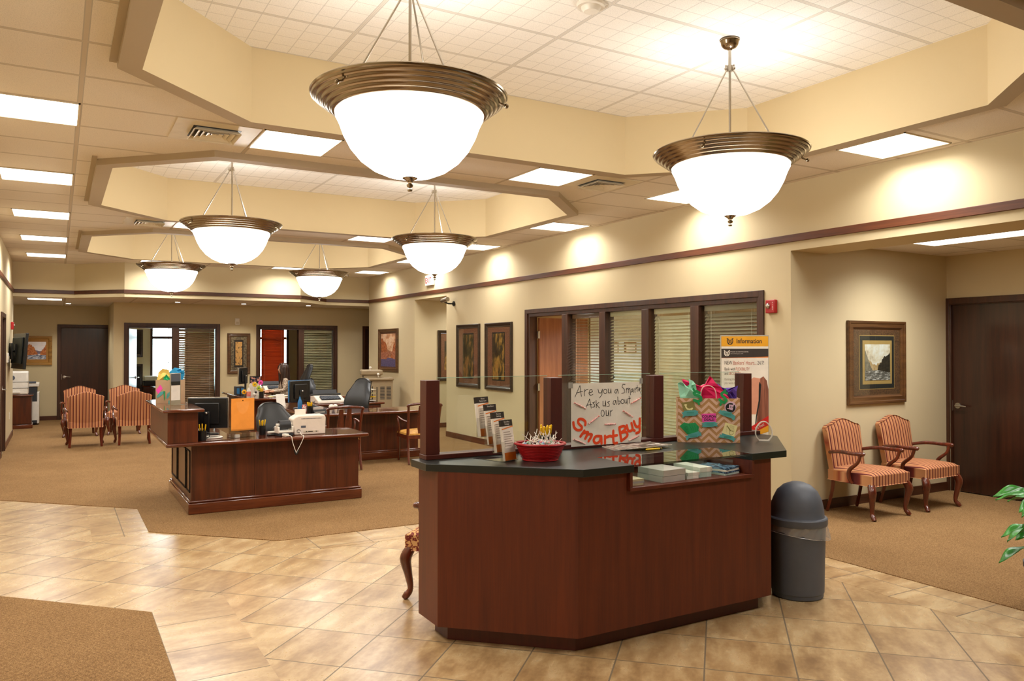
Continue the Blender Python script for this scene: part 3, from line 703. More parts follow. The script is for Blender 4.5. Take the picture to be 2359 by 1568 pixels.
for i, s_ in enumerate(black): stroke(mb, [pp(*p) for p in s_], .0042, -.0006 - i * 2e-6)
mb.build('handwriting', INK, t, smooth=False)
OR = plain('orange_marker', '#f04a14', .6)
orange = [[(262,828),(262,798),(236,777),(207,780),(204,812),(232,845),(225,870),(192,872),(168,845),(162,805)],[(255,880),(222,930)],[(240,903),(285,893),(262,950)],[(276,912),(318,915),(290,972)],[(392,928),(352,930),(334,965),(352,990),(384,975),(398,928),(402,992)],[(432,925),(432,990)],[(433,942),(478,925)],[(505,880),(508,982),(538,986)],[(484,930),(538,920)],[(558,850),(577,968)],[(560,850),(600,838),(612,865),(572,898)],[(572,898),(618,890),(630,925),(577,968)],[(626,832),(642,880),(678,868),(668,812)],[(678,868),(698,878)],[(690,795),(712,842),(742,832),(745,772)],[(742,832),(742,885),(712,900)]]
mb = MB()
for i, s_ in enumerate(orange): stroke(mb, [(v.x, v.y) for v in bez([(*pp(*p), 0) for p in s_], 4)], .0185, -.0012 - i * 6e-5)
mb.build('orange_lettering', OR, t, smooth=False)
CANDY = mottled('candy_wrapper', [(.4, '#f0e4dc'), (.5, '#d8413c'), (.6, '#f2ded6')], 90, .3)
for a, b in (((168,632),(262,682)),((665,637),(750,590)),((590,702),(675,758)),((288,818),(377,748)),((428,823),(520,820)),((162,955),(257,995)),((645,965),(733,922))):
    p, q = pp(*a), pp(*b); P0 = Vector((p[0], -.006, p[1])); P1 = Vector((q[0], -.006, q[1])); f = lambda s_: P0.lerp(P1, s_)
    MB().tube([f(0), f(.1), f(.17), f(.2), f(.8), f(.83), f(.9), f(1)], [.006, .003, .002, .005, .005, .002, .003, .006], 8).build('candy_roll', CANDY, t)
TAPE = plain('grey_tape', '#9b9a94', .4)
MB().box(-.022, .012, -.0022, -.0012, ph - .03, ph + .008).box(pw - .012, pw + .014, -.0022, -.0012, ph - .012, ph + .024).build('tape', TAPE, t)

# gift bags ---------------------------------------------------------
def chev_mat():
    n = NT('chevron_kraft'); n.P(Roughness=.7); sp = n.n('ShaderNodeSeparateXYZ'); n.l(n.coord(), sp.inputs[0])
    tri = n.math('ABSOLUTE', n.math('SUBTRACT', n.math('FRACT', n.math('ADD', n.math('DIVIDE', n.math('ADD', sp.outputs[0], sp.outputs[1]), .102), 50.5)), .5))
    f = n.math('FRACT', n.math('ADD', n.math('DIVIDE', n.math('ADD', sp.outputs[2], n.math('MULTIPLY', tri, .098)), .047), 10.0))
    r = n.ramp(f, [(0, H('#b98a58')), (.49, H('#b98a58')), (.5, H('#dcb8a0')), (1, H('#dcb8a0'))], 'CONSTANT'); n.l(r.outputs[0], n.b.inputs['Base Color']); return n.m
CHEV = chev_mat(); TEAL = plain('teal_card', '#55a6a4', .6); GRN = plain('green_card', '#1e9a58', .6); GRD = plain('dark_green_card', '#0f7a42', .6); OLV = plain('olive_card', '#8c8348', .6)
CRM = plain('cream_card', '#efe6a8', .6); PNKC = plain('pink_card', '#f04fb4', .6); PALE = plain('pale_pink_card', '#e8c4dc', .6)
T_PINK = plain('magenta_tissue', '#e3125f', .7); T_MINT = plain('mint_tissue', '#9fe0c4', .7); T_PURP = plain('purple_tissue', '#5d3fa6', .7); T_YEL = plain('yellow_tissue', '#f2d370', .7); T_BLUE = plain('blue_tissue', '#1f8fc4', .7); T_GRN = plain('green_tissue', '#27a868', .7)
def crumple(name, out, mat, parent, y0, seed=0, jit=.016):
    """crumpled sheet: outline fanned around a centre with a few facets pushed in and out"""
    rnd = random.Random(seed); n = len(out); cxx = sum(p[0] for p in out) / n; cz = sum(p[1] for p in out) / n
    vs = [(cxx, y0 - .02, cz)]; fs = []
    for f_ in (.5, 1.0):
        for x, z in out: vs.append((cxx + (x - cxx) * f_, y0 + rnd.uniform(-jit, jit), cz + (z - cz) * f_))
    for i in range(n):
        j = (i + 1) % n; fs += [(0, 1 + i, 1 + j), (1 + i, 1 + n + i, 1 + n + j), (1 + i, 1 + n + j, 1 + j)]
    return MB().add(vs, fs).build(name, mat, parent, smooth=False, solid=.002)
def flat(poly, mat, name, parent, y, th=.0015, sub=None):
    mb = MB(); n = len(poly); vs = [(x, y, z) for x, z in poly] + [(x, y - th, z) for x, z in poly]
    mb.add(vs, [tuple(range(n)), tuple(range(n, 2 * n))[::-1]] + [(i, (i + 1) % n, n + (i + 1) % n, n + i) for i in range(n)])
    return mb.build(name, mat, parent, smooth=False)
def mb_poly(mb, poly, y, th=.0012):
    n = len(poly); vs = [(x, y, z) for x, z in poly] + [(x, y - th, z) for x, z in poly]
    return mb.add(vs, [tuple(range(n)), tuple(range(n, 2 * n))[::-1]] + [(i, (i + 1) % n, n + (i + 1) % n, n + i) for i in range(n)])
bw, bh = .42, .305
t = thing('gift_bag', 'chevron paper gift bag with coupon stickers standing on the kiosk top', 'gift bag', (3.888, 3.984, 1.0), -36.9)
mb = MB()
for (a, b, c, d) in ((-bw/2, bw/2, 0, .0012), (-bw/2, bw/2, .14, .1412)): mb.box(a, b, c, d, 0, bh)
mb.box(-bw/2, -bw/2 + .0012, 0, .14, 0, bh).box(bw/2 - .0012, bw/2, 0, .14, 0, bh).box(-bw/2, bw/2, 0, .14, 0, .0015)
mb.build('bag_body', CHEV, t, smooth=False)
def g7(x, y): return ((x - 863) / 1328 * bw, (1465 - y) / 965 * bh)
def G(l): return [g7(*p) for p in l]
flat(G([(270,600),(540,560),(585,770),(330,800)]), OLV, 'phone_card', t, -.001)
mb = MB(); stroke(mb, G([(365,650),(370,690),(400,735),(450,745),(500,728)]), .010, -.003); stroke(mb, G([(352,650),(378,648)]), .012, -.0032); stroke(mb, G([(490,742),(505,722)]), .012, -.0034); mb.build('phone_receiver', CRM, t, smooth=False)
def circ(cx_, cy_, r_, n=26): return [(cx_ + r_ * cos(2 * pi * i / n), cy_ + r_ * sin(2 * pi * i / n)) for i in range(n)]
flat(G(circ(1320, 690, 125)), PALE, 'pharmacy_badge', t, -.001)
flat(G(circ(1322, 700, 104)), INK, 'badge_disc', t, -.003)
mb = MB(); mb_poly(mb, G([(1290,630),(1390,640),(1372,735),(1290,725)]), -.005); mb_poly(mb, G([(1255,705),(1370,738),(1365,755),(1250,722)]), -.005); mb_poly(mb, G([(1370,630),(1415,600),(1425,612),(1385,650)]), -.005); mb.build('mortar_drawing', PALE, t, smooth=False)
text_mb('Rx', .022, MB(), (g7(1308, 705)[0], -.0065, g7(1308, 705)[1])).build('badge_lettering', INK, t, smooth=False)
flat(G([(705,840),(1010,825),(1022,1010),(722,1020)]), PNKC, 'coupon_card', t, -.001)
mb = MB(); q = g7(865, 918); text_mb('COUPON', .0225, mb, (q[0], -.0026, q[1]), align='CENTER', bold=.02); q = g7(868, 988); text_mb('DEALS!', .0225, mb, (q[0], -.0026, q[1]), align='CENTER', bold=.02); mb.build('coupon_lettering', INK, t, smooth=False)
MONEY = MB(); vs_ = []
for i in range(5):
    MONEY2 = [(235 + 22 * i, 1110 - 12 * i), (330 + 60 * i, 1030 - 4 * (i - 2) ** 2 + 16), (400 + 62 * i, 1050 + 18 * i), (470 + 40 * i, 1240), (400 + 18 * i, 1290)]
    mb_poly(MONEY, G(MONEY2), -.001 - .0013 * i)
MONEY.build('banknote_fan', GRN, t, smooth=False)
mb = MB()
for i in range(4): stroke(mb, G([(430 + 62 * i, 1060 + 14 * i), (500 + 38 * i, 1200)]), .0022, -.0085)
stroke(mb, G(circ(380, 1150, 34, 12)), .002, -.0085); mb.build('banknote_lines', GRD, t, smooth=False)
flat(G([(1215,1020),(1470,1095),(1400,1340),(1140,1250)]), CRM, 'note_card', t, -.001)
mb = MB(); stroke(mb, G([(1250,1095),(1320,1200)]), .006, -.003); stroke(mb, G(circ(1335, 1245, 44, 14)), .0025, -.0032)
for i in range(6): stroke(mb, G([(1225 + 12 * (i % 2), 1110 + 24 * i), (1240, 1114 + 24 * i)]), .0014, -.003); stroke(mb, G([(1300, 1085 + 22 * i), (1400, 1112 + 22 * i)]), .0014, -.003)
mb.build('note_drawing', OLV, t, smooth=False)
for pts in ([(275,815),(320,800),(330,775),(590,755),(600,780),(640,770),(620,810),(650,850),(600,850),(590,875),(340,890),(335,915),(285,925),(310,870)],
            [(1090,740),(1130,765),(1180,760),(1340,800),(1350,835),(1430,880),(1410,905),(1420,940),(1370,975),(1350,930),(1190,880),(1130,855),(1050,800),(1090,780)],
            [(705,1040),(760,1035),(770,1010),(1000,1005),(1000,1030),(1055,1030),(1025,1065),(1050,1110),(985,1105),(920,1120),(770,1125),(710,1118),(730,1080)],
            [(345,1325),(400,1320),(410,1295),(650,1215),(660,1245),(700,1240),(690,1275),(710,1310),(640,1320),(620,1345),(430,1370),(400,1420),(370,1410),(385,1365)],
            [(1080,1265),(1125,1290),(1140,1255),(1400,1325),(1385,1355),(1440,1365),(1405,1395),(1390,1440),(1340,1400),(1180,1355),(1060,1345),(1095,1310)]):
    b = flat(G(pts), TEAL, 'ribbon_banner', t, -.0085, .002)
    cx_ = sum(p[0] for p in pts) / len(pts); cy_ = sum(p[1] for p in pts) / len(pts); mb = MB()
    for dy in (-18, 8): stroke(mb, G([(cx_ - 75, cy_ + dy), (cx_ + 75, cy_ + dy)]), .002, -.0115)
    mb.build('banner_line', GRD, t, smooth=False)
for sgn, pts in ((0, [(660,380),(600,345),(540,380),(560,420),(640,440),(690,480),(690,540),(620,570),(545,540)]), (1, [(1240,385),(1180,355),(1130,390),(1140,440),(1200,490),(1230,540),(1190,590),(1130,570),(1085,520)])):
    mb = MB(); stroke(mb, G(pts), .019, -.011); stroke(mb, G([(530, 300), (560, 350)] if sgn == 0 else [(1215, 305), (1200, 350)]), .014, -.0115); stroke(mb, G([(625, 560), (650, 630)] if sgn == 0 else [(1130, 570), (1105, 640)]), .014, -.0115)
    mb.build('dollar_sign', GRN, t, smooth=False)
hp = [g7(700, 500), g7(695, 380), g7(740, 260), g7(850, 222), g7(960, 270), g7(1010, 370), g7(1020, 500)]
MB().tube(bez([(x, -.004, z) for x, z in hp]), .0032, 8).build('rope_handle', plain('pink_cord', '#f0c4bc', .7), t)
MB().tube(bez([(x, .144, z) for x, z in hp]), .0032, 8).build('rope_handle', plain('pink_cord', '#f0c4bc', .7), t)
crumple('tissue_paper', G([(310,120),(325,90),(430,130),(560,190),(640,240),(740,235),(840,180),(905,20),(960,60),(1040,180),(1150,260),(1230,380),(1330,500),(1200,620),(760,620),(600,540),(480,330),(380,260)]), T_PINK, t, .06, 3)
crumple('tissue_paper', G([(205,180),(260,150),(320,170),(370,260),(460,210),(540,200),(440,80),(540,130),(590,200),(620,360),(700,400),(715,500),(640,620),(300,620),(245,470)]), T_MINT, t, .03, 5)
crumple('tissue_paper', G([(1075,180),(1120,260),(1240,290),(1400,275),(1530,230),(1490,360),(1495,500),(1480,620),(1260,620),(1230,480),(1150,300)]), T_PURP, t, .09, 8)
crumple('tissue_paper', G([(500,470),(600,330),(720,330),(900,300),(1100,330),(1240,460),(1240,620),(500,620)]), T_PINK, t, .11, 12)

# brochure rack
t = thing('brochure_rack', 'clear acrylic four tier rack of bank brochures on the kiosk left side', 'brochure rack', (2.255, 3.93, 1.0), 20.5)
BRO = plain('brochure_white', '#e8e0d6', .4); BRK = plain('brochure_black', '#2b2524', .35); BRO_O = plain('brochure_orange', '#e27a22', .45); BRG = plain('brochure_grey_text', '#a3958a', .6)
mb = MB().box(-.065, .065, -.03, .21, 0, .003)
for kx in range(4):
    y0 = .062 * kx; z0 = .004 + .042 * kx
    mb.box(-.056, .056, y0 - .034, y0 - .032, z0, z0 + .075).box(-.058, -.056, y0 - .034, y0 + .004, z0, z0 + .11).box(.056, .058, y0 - .034, y0 + .004, z0, z0 + .11).box(-.058, .058, y0 - .034, y0 + .004, z0 - .002, z0)
    mb.box(-.056, .056, y0 + .004, y0 + .006, z0, z0 + .19)
mb.build('acrylic_rack', ACR, t, smooth=False)
for kx in range(4):
    y0 = .062 * kx; z0 = .006 + .042 * kx; th = [.016, .02, .012, .024][kx]
    Mx = Matrix.Translation((0, y0 - .026, z0)) @ Matrix.Rotation(radians(-9), 4, 'X')
    br = MB().box(-.05, .05, 0, th, 0, .232, Mx).build('brochure_stack', BRO, t, smooth=False)
    MB().box(-.05, .05, -.0007, 0, .196, .2325, Mx).box(-.0507, -.05, 0, th, .196, .2325, Mx).build('brochure_header', BRK, br, smooth=False)
    mb = MB(); mb.add([(-.05, -.0008, .182), (.05, -.0008, .196), (.05, -.0008, .190), (-.05, -.0008, .176)], [(0, 1, 2, 3)], Mx); mb.build('brochure_swoosh', BRO_O, br, smooth=False); MB().box(-.05, .05, -.0008, 0, 0, .045, Mx).build('brochure_accent', BRO_O, br, smooth=False)
    t1, t2 = [('SmartBuy', 'Package'), ('Remote', 'Banking'), ('SmartSaver', ''), ('Home', 'Equity Loan')][kx]
    mb = MB(); text_mb(t1, .013, mb, (0, -.001, .217), Mx, 'CENTER', .0004); text_mb(t2, .013, mb, (0, -.001, .204), Mx, 'CENTER', .0004); mb.build('brochure_lettering', PAPER, br, smooth=False)
    mb = MB()
    for i in range(7): mb.box(-.038, .02 + .018 * ((i * 7) % 3) / 2, -.001, 0, .16 - i * .013, .164 - i * .013, Mx)
    mb.build('brochure_print', BRG, br, smooth=False)

# basket with lollipops
REDB = NT('red_wicker'); REDB.P(Roughness=.4); 
wv = REDB.n('ShaderNodeTexWave', wave_type='BANDS', bands_direction='Z'); wv.inputs['Scale'].default_value = 34; wv.inputs['Distortion'].default_value = 0; REDB.l(REDB.coord(), wv.inputs['Vector'])
rr = REDB.ramp(wv.outputs['Fac'], [(0, H('#94121a')), (.6, H('#b4161c'))]); REDB.l(rr.outputs[0], REDB.b.inputs['Base Color']); REDB.bump(wv.outputs['Fac'], .3, .003); REDB = REDB.m
t = thing('candy_basket', 'red woven oval basket full of lollipops on the kiosk top', 'basket', (2.435, 3.862, 1.0), -30)
prof = [(1e-6, .004), (.09, .004), (.096, .0), (.101, .006), (.106, .012)]
mb = MB(); nb = 72
rows = 9; vs = []; fs = []
for j in range(rows + 1):
    z = .01 + .082 * j / rows; r = .100 + .036 * (j / rows) ** .9
    for i in range(nb):
        a = 2 * pi * i / nb; rr_ = r + .0035 * (1 if ((i // 3) + j) % 2 else -1) * abs(sin(pi * (i % 3 + .5) / 3)); vs.append((rr_ * cos(a) * 1.05, rr_ * sin(a) * .92, z))
for j in range(rows):
    for i in range(nb): fs.append((j * nb + i, j * nb + (i + 1) % nb, (j + 1) * nb + (i + 1) % nb, (j + 1) * nb + i))
mb.add(vs, fs); mb.lathe([(1e-6, .003), (.101, .003), (.101, .012), (1e-6, .012)], n=40, sx=1.05, sy=.92)
mb.build('basket_body', REDB, t, ang=60)
MB().lathe([(.134, .088), (.142, .09), (.146, .096), (.142, .103), (.134, .104), (.130, .098), (.134, .088)], n=60, sx=1.05, sy=.92).build('basket_rim', REDB, t)
MB().lathe([(.098, .012), (.098, .014), (.128, .09), (.124, .09), (.094, .016), (.098, .012)], n=40, sx=1.05, sy=.92).build('basket_lining', RED, t)
WRAP = [plain('wrap_' + n_, c_, .3) for n_, c_ in (('blue', '#6f9cc0'), ('pink', '#d88a90'), ('white', '#e9e4e0'), ('green', '#8fb89a'))]
protos = []
for i, wm in enumerate(WRAP):
    l_ = thing('lollipop', 'white stick lollipop among many in the red basket', 'lollipop', (0, 0, 0), 0, 'lollipops in the red basket')
    MB().cyl((0, 0, 0), (0, 0, .075), .0019, n=8).build('stick', PAPER, l_)
    MB().sph((0, 0, -.006), .0115, 12, 8, (1, 1, .9)).build('wrapped_candy', wm, l_); protos.append(l_)
rnd = random.Random(4); used = set()
for i in range(46):
    pr_ = protos[i % 4]; l_ = pr_ if i < 4 else dup(pr_)
    a = rnd.uniform(0, 2 * pi); r = .108 * sqrt(rnd.random()); lx, ly = r * cos(a) * 1.05, r * sin(a) * .92
    c_, s_ = cos(radians(-30)), sin(radians(-30))
    l_.location = (2.435 + lx * c_ - ly * s_, 3.862 + lx * s_ + ly * c_, 1.0 + .078 + .022 * (1 - (r / .12) ** 2) + rnd.uniform(0, .01))
    up_ = .9 if i in (5, 9, 14, 21, 26, 33) else .25
    l_.rotation_euler = (rnd.uniform(-1.35, 1.35) if up_ < .5 else rnd.uniform(-.5, .5), rnd.uniform(-1.3, 1.3) if up_ < .5 else rnd.uniform(-.5, .5), rnd.uniform(0, 6))

def pen_cup(lbl, loc, n=6, h_=.1, r_=.036, mug=False, seed=1, nm='pen_cup'):
    t = thing(nm, lbl, 'pen cup', loc, 0)
    mb = MB().lathe([(1e-6, 0), (r_ * .92, 0), (r_, .006), (r_, h_), (r_ - .003, h_), (r_ - .004, .01), (1e-6, .01)], n=24)
    if mug: mb.tube(bez([(r_, 0, h_ * .8), (r_ + .028, 0, h_ * .7), (r_ + .026, 0, h_ * .35), (r_, 0, h_ * .22)]), .004, 8)
    mb.build('cup', BLK, t)
    rn = random.Random(seed)
    for i in range(n):
        a = 2 * pi * i / n; x, y = r_ * .5 * cos(a), r_ * .5 * sin(a); x2, y2 = x * 1.5 + rn.uniform(-.006, .006), y * 1.5
        P0 = Vector((x * .8, y * .8, .012)); P1 = Vector((x2, y2, h_ + .05 + rn.uniform(-.01, .012)))
        MB().tube([P0, P0.lerp(P1, .7), P0.lerp(P1, .72), P1, P1 + (P1 - P0) * .03], [.0045, .0045, .0062, .0062, .002], 8).build('yellow_pen', YEL, t)
    return t
pen_cup('black cup of yellow pens just behind the red basket', (2.62, 4.085, 1.0), 9, .115, .04, seed=3)

# magazines and a pen
MAGS = [mottled('magazine_%d' % i, st, 16, .3, (1, 1, 1), 6) for i, st in enumerate(([(.4, '#e9e2de'), (.5, '#3c2c28'), (.6, '#c9b7a8')], [(.4, '#2d2523'), (.52, '#8c7a6c'), (.62, '#f0e9e2')], [(.35, '#f2efe9'), (.55, '#5b4a42'), (.7, '#1d1a1c')]))]
for i in range(5):
    o = MB().box(-.14, .14, -.1, .1, 0, .004).build('magazine', [PAPER, MAGS[i % 3]], smooth=False)
    o.data.polygons[1].material_index = 1
    tag(o, ['bottom brochure of the fanned stack on the kiosk top', 'second brochure up in the fanned stack on the kiosk top', 'middle brochure of the fanned stack on the kiosk top', 'fourth brochure up in the fanned stack on the kiosk top', 'topmost brochure of the fanned stack, beside the yellow pen'][i], 'magazine', 'fanned brochures on the kiosk top', loc=(3.22 + .028 * i, 4.035 - .012 * i, 1.0005 + .0042 * i), rz=-14 + 5 * i)
t = thing('ballpoint_pen', 'yellow pen with black clip lying before the fanned brochures', 'pen', (3.30, 3.868, 1.0065), 0)
mb = MB().tube([(-.07, 0, 0), (-.062, 0, 0), (.045, 0, 0), (.062, 0, 0)], [.002, .006, .006, .005], 10); mb.build('barrel', YEL, t)
MB().cyl((.046, 0, 0), (.056, 0, 0), .0066).build('band', BLK, t)
# horseshoe award
t = thing('horseshoe_stand', 'small white rimmed horseshoe shaped stand on the right end of the kiosk', 'stand', (4.29, 3.86, 1.0), -42)
pts = [(-.028, .004), (-.05, .03), (-.056, .06), (-.045, .1), (-.02, .13), (0, .136), (.02, .13), (.045, .1), (.056, .06), (.05, .03), (.03, .004)]
q = bez([(x, 0, z) for x, z in pts], 5); mb = MB()
for i in range(len(q) - 1):
    a, b = q[i], q[i + 1]; d = (b - a).normalized(); nn = Vector((-d.z, 0, d.x)) * .0035
    mb.add([a - nn + Vector((0, -.012, 0)), b - nn + Vector((0, -.012, 0)), b + nn + Vector((0, -.012, 0)), a + nn + Vector((0, -.012, 0)), a - nn + Vector((0, .012, 0)), b - nn + Vector((0, .012, 0)), b + nn + Vector((0, .012, 0)), a + nn + Vector((0, .012, 0))], [(0, 1, 2, 3), (4, 5, 6, 7), (0, 1, 5, 4), (2, 3, 7, 6)])
mb.box(-.034, .036, -.013, .013, 0, .008); mb.build('rim', WHT, t, ang=50)
flat([(x * .93, z) for x, z in pts], ACR, 'clear_disc', t, .002, .004)

# leaflets on the display shelf under the glass
def stack(lbl, x, y, w_, d_, z, n, h_, mats, rz=0, cat='booklet', nm='booklet', grp='leaflets on the shelf under the glass'):
    for i in range(n):
        o = MB().box(-w_ / 2, w_ / 2, -d_ / 2, d_ / 2, 0, h_ * .94).build(nm, mats[i % len(mats)], smooth=False)
        tag(o, lbl + (', topmost' if i == n - 1 and n > 1 else ', bottom one' if i == 0 and n > 1 else ', layer %s from the bottom' % ['', 'second', 'third', 'fourth', 'fifth', 'sixth'][i] if n > 1 else ''), cat, grp, loc=(x + (i % 2) * .004, y, z + h_ * i), rz=rz + (i * 37 % 7) - 3)
CRE = plain('cream_booklet', '#cfc5a0', .5); PGY = plain('grey_pages', '#b7b2aa', .7); PALG = plain('pale_green_pad', '#c4d6cc', .5); NAVY = mottled('blue_brochure', [(.4, '#1d2d4a'), (.5, '#7fa6c4'), (.62, '#14192a')], 22, .25)
stack('thin cream booklet at the left end of the display shelf', 2.86, 3.60, .10, .2, .8685, 3, .012, [CRE, PGY, CRE])
stack('thick grey block of printed forms in the display shelf', 3.125, 3.60, .185, .21, .8685, 2, .036, [PGY, PGY], 6)
stack('low white pad beside the grey block in the display shelf', 3.30, 3.62, .09, .22, .8685, 2, .019, [PAPER, WHT])
stack('pale green white notepad in the middle of the display shelf', 3.41, 3.64, .098, .24, .8685, 2, .030, [PALG, PAPER])
stack('blue glossy brochure at the right end of the display shelf', 3.60, 3.62, .16, .22, .8685, 4, .011, [PALG, NAVY, PAPER, NAVY], 14)

# ------------------------------------------------------------------ information sign behind the kiosk
t = thing('information_sign', 'tall information sign with yellow header behind the kiosk right end', 'sign', (5.625, 5.29, C0), -38)
SW, Z0, Z1 = .43, .55, 1.762
SGREY = plain('aluminium_panel', '#a5a193', .4); SYEL = plain('yellow_header', '#e8a824', .45); SDK = plain('charcoal_header', '#39332f', .45); SRED = plain('red_flash', '#c4201e', .45); SRB = plain('red_brown_ink', '#b8563c', .5)
MB().box(-SW/2 - .006, SW/2 + .006, 0, .05, .12, Z1 + .006).build('cabinet', SGREY, t, bevel=.003)
MB().box(-SW/2 - .05, SW/2 + .05, -.12, .17, 0, .02).box(-.1, .1, 0, .05, .02, .12).build('base', SGREY, t, bevel=.004)
face = B(-SW/2, SW/2, -.0012, 0, Z0, Z1 - .1).build('poster_face', PAPER, t, smooth=False)
hd = B(-SW/2, SW/2, -.0016, 0, Z1 - .1, Z1 - .004).build('yellow_header', SYEL, t, smooth=False)
text_mb('Information', .062, MB(), (-.078, -.002, Z1 - .070), bold=.018, cx=.80).build('header_lettering', SDK, hd, smooth=False)
def shoe(mb, cx_, cz, s_, y):
    U = [(-.5, .5), (-.38, .44), (-.45, .1), (-.42, -.2), (-.25, -.45), (0, -.52), (.25, -.45), (.42, -.2), (.45, .1), (.38, .44), (.5, .5)]
    stroke(mb, [(cx_ + a * s_, cz + b * s_) for a, b in U], s_ * .14, y)
    for wv_ in ([(-.28, .4), (-.16, -.15), (0, .3), (.16, -.15), (.28, .4)], [(-.2, -.1), (-.2, -.4)], [(.2, -.1), (.2, -.4)], [(-.2, -.26), (.2, -.26)]):
        stroke(mb, [(cx_ + a * s_, cz + b * s_) for a, b in wv_], s_ * .09, y - .0002)
mb = MB(); shoe(mb, -.135, Z1 - .052, .056, -.0022); mb.build('header_emblem', SDK, hd, smooth=False)
dk = MB(); n = 12; top = Z1 - .122
vs = [(-SW/2, -.0022, top), (SW/2, -.0022, top)] + [(SW/2 - SW * i / n, -.0022, top - .073 - .014 * (1 - (1 - i / n)) ** .8) for i in range(n + 1)]
dk.add(vs, [tuple(range(len(vs)))]); dko = dk.build('dark_band', SDK, t, smooth=False)
ac = MB(); vs = [(SW/2 - SW * i / n, -.0018, top - .073 - .014 * (i / n) ** .8) for i in range(n + 1)] + [(-SW/2 + SW * i / n, -.0018, top - .083 - .006 * (1 - i / n)) for i in range(n + 1)]
ac.add(vs, [tuple(range(len(vs)))]); ac.build('orange_swoosh', BRO_O, t, smooth=False)
mb = MB(); shoe(mb, -.165, top - .042, .05, -.003); text_mb('WOOD & HUSTON BANK', .0145, mb, (-.135, -.003, top - .034)); text_mb('Personal Banking Since 1874', .010, mb, (-.130, -.003, top - .050)); mb.build('band_lettering', PAPER, dko, smooth=False)
def tl(parts, z, size, cx_=.62):
    x = -.188
    for s_, m in parts:
        o = text_mb(s_, size, MB(), (x, -.0014, z), cx=cx_).build('sign_lettering', m, face, smooth=False)
        x += max(v[0] for v in _tc[(s_, 0)][0]) * size * cx_ + size * .15
tl([('NEW', SDK), ("Bankers' Hours...", SRB), ('24/7!', SDK)], top - .150, .052, .60)
tl([('Bank with', SDK), ('FLEXIBILITY', SRB)], top - .205, .040, .62)
tl([('and', SDK), ('SECURITY', SRB)], top - .247, .040, .62)
tl([('Banking the way', BRG)], top - .300, .034, .62); tl([('you want it!', BRG)], top - .335, .034, .62)
HAIR = wood('printed_hair', '#4a2a20', '#b0705a', 'z', .4, 0)
SKINP = plain('printed_skin', '#d89a80', .5)
flat([(.14, 1.36), (.17, 1.38), (.2, 1.34), (.215, 1.26), (.215, .98), (.215, .86), (.10, .86), (.12, 1.1), (.135, 1.25)], HAIR, 'printed_hair', face, -.0014, .0006)
flat([(.02, 1.32), (.08, 1.37), (.14, 1.36), (.15, 1.25), (.13, 1.1), (.1, 1.02), (.04, 1.02), (0, 1.15)], SKINP, 'printed_face', face, -.0012, .0006)
flat([(.135, 1.33), (.15, 1.3), (.14, 1.15), (.11, 1.0), (.10, .9), (.09, .9), (.1, 1.0), (.125, 1.15), (.128, 1.3)], INK, 'printed_strand', face, -.0022, .0004)
flat([(.05, .83), (.215, .92), (.215, 1.01), (.05, .90)], SRED, 'red_flash', face, -.0026, .0006)
mb = MB(); text_mb("It's free!", .04, mb, (0, -.0034, 0), Matrix.Translation((.1, 0, .875)) @ Matrix.Rotation(radians(-29), 4, 'Y'), cx=.7); mb.build('flash_lettering', PAPER, face, smooth=False)
flat([(.05, .80), (.215, .86), (.215, .92), (.05, .83)], SYEL, 'yellow_flash', face, -.0022, .0006)
b = B(.13, .20, -.03, -.001, .72, .80).build('leaflet_box', BLK, t); B(.135, .175, -.032, -.03, .72, .77).build('leaflet', PAPER, b)

# ------------------------------------------------------------------ bin
t = thing('waste_bin', 'grey domed waste bin with a clear liner beside the kiosk', 'waste bin', (4.30, 3.585, .001)); t.scale = (.92, .92, 1.03)
MB().lathe([(1e-6, 0), (.172, 0), (.178, .006), (.18, .03), (.184, .034), (.196, .50), (1e-6, .50)], n=48).build('bin_body', GREYP, t)
lid = MB().lathe([(.205, .462), (.209, .47), (.209, .505), (.203, .512), (.19, .514), (.186, .52), (.184, .56), (.17, .62), (.14, .675), (.095, .712), (.045, .73), (1e-6, .734)], n=48).build('dome_lid', GREYP, t)
a0 = radians(40); mb = MB()
mb.grid(lambda u, v: ((.187 - .0) * cos(a0 + u * radians(95)) * cos(v * .95) * 1.005, .187 * sin(a0 + u * radians(95)) * cos(v * .95) * 1.005, .535 + .187 * sin(v * .95) * 1.02), 14, 8)
mb.build('swing_flap', DKG, t)
LINER = glass('bin_liner', (.90, .90, .88, 1), 1.0)
rnd = random.Random(2)
mb = MB(); N_ = 72; vs = []; fs = []
for j in range(7):
    for i in range(N_):
        a = 2 * pi * i / N_; drop = .035 + .05 * (.5 + .5 * cos(a - radians(-20))) + .006 * sin(9 * a)
        r = .202 + .006 * (j / 6) + .0035 * sin(17 * a + j) + .003 * sin(31 * a - 2 * j) + (.02 * (j / 6) * max(0, cos(a - radians(-30))))
        vs.append((r * cos(a), r * sin(a), .468 - drop * j / 6 * 1.15))
for j in range(6):
    for i in range(N_): fs.append((j * N_ + i, j * N_ + (i + 1) % N_, (j + 1) * N_ + (i + 1) % N_, (j + 1) * N_ + i))
LM = NT('plastic_liner'); LM.t.nodes.remove(LM.b); tr = LM.n('ShaderNodeBsdfTransparent'); df = LM.n('ShaderNodeBsdfGlossy'); df.inputs['Roughness'].default_value = .25; d2 = LM.n('ShaderNodeBsdfDiffuse'); mx = LM.n('ShaderNodeMixShader'); mx.inputs[0].default_value = .5; m2 = LM.n('ShaderNodeMixShader'); m2.inputs[0].default_value = .32
LM.l(df.outputs[0], mx.inputs[1]); LM.l(d2.outputs[0], mx.inputs[2]); LM.l(tr.outputs[0], m2.inputs[1]); LM.l(mx.outputs[0], m2.inputs[2]); LM.l(m2.outputs[0], LM.out.inputs[0]); tr.inputs[0].default_value = (.9, .9, .9, 1)
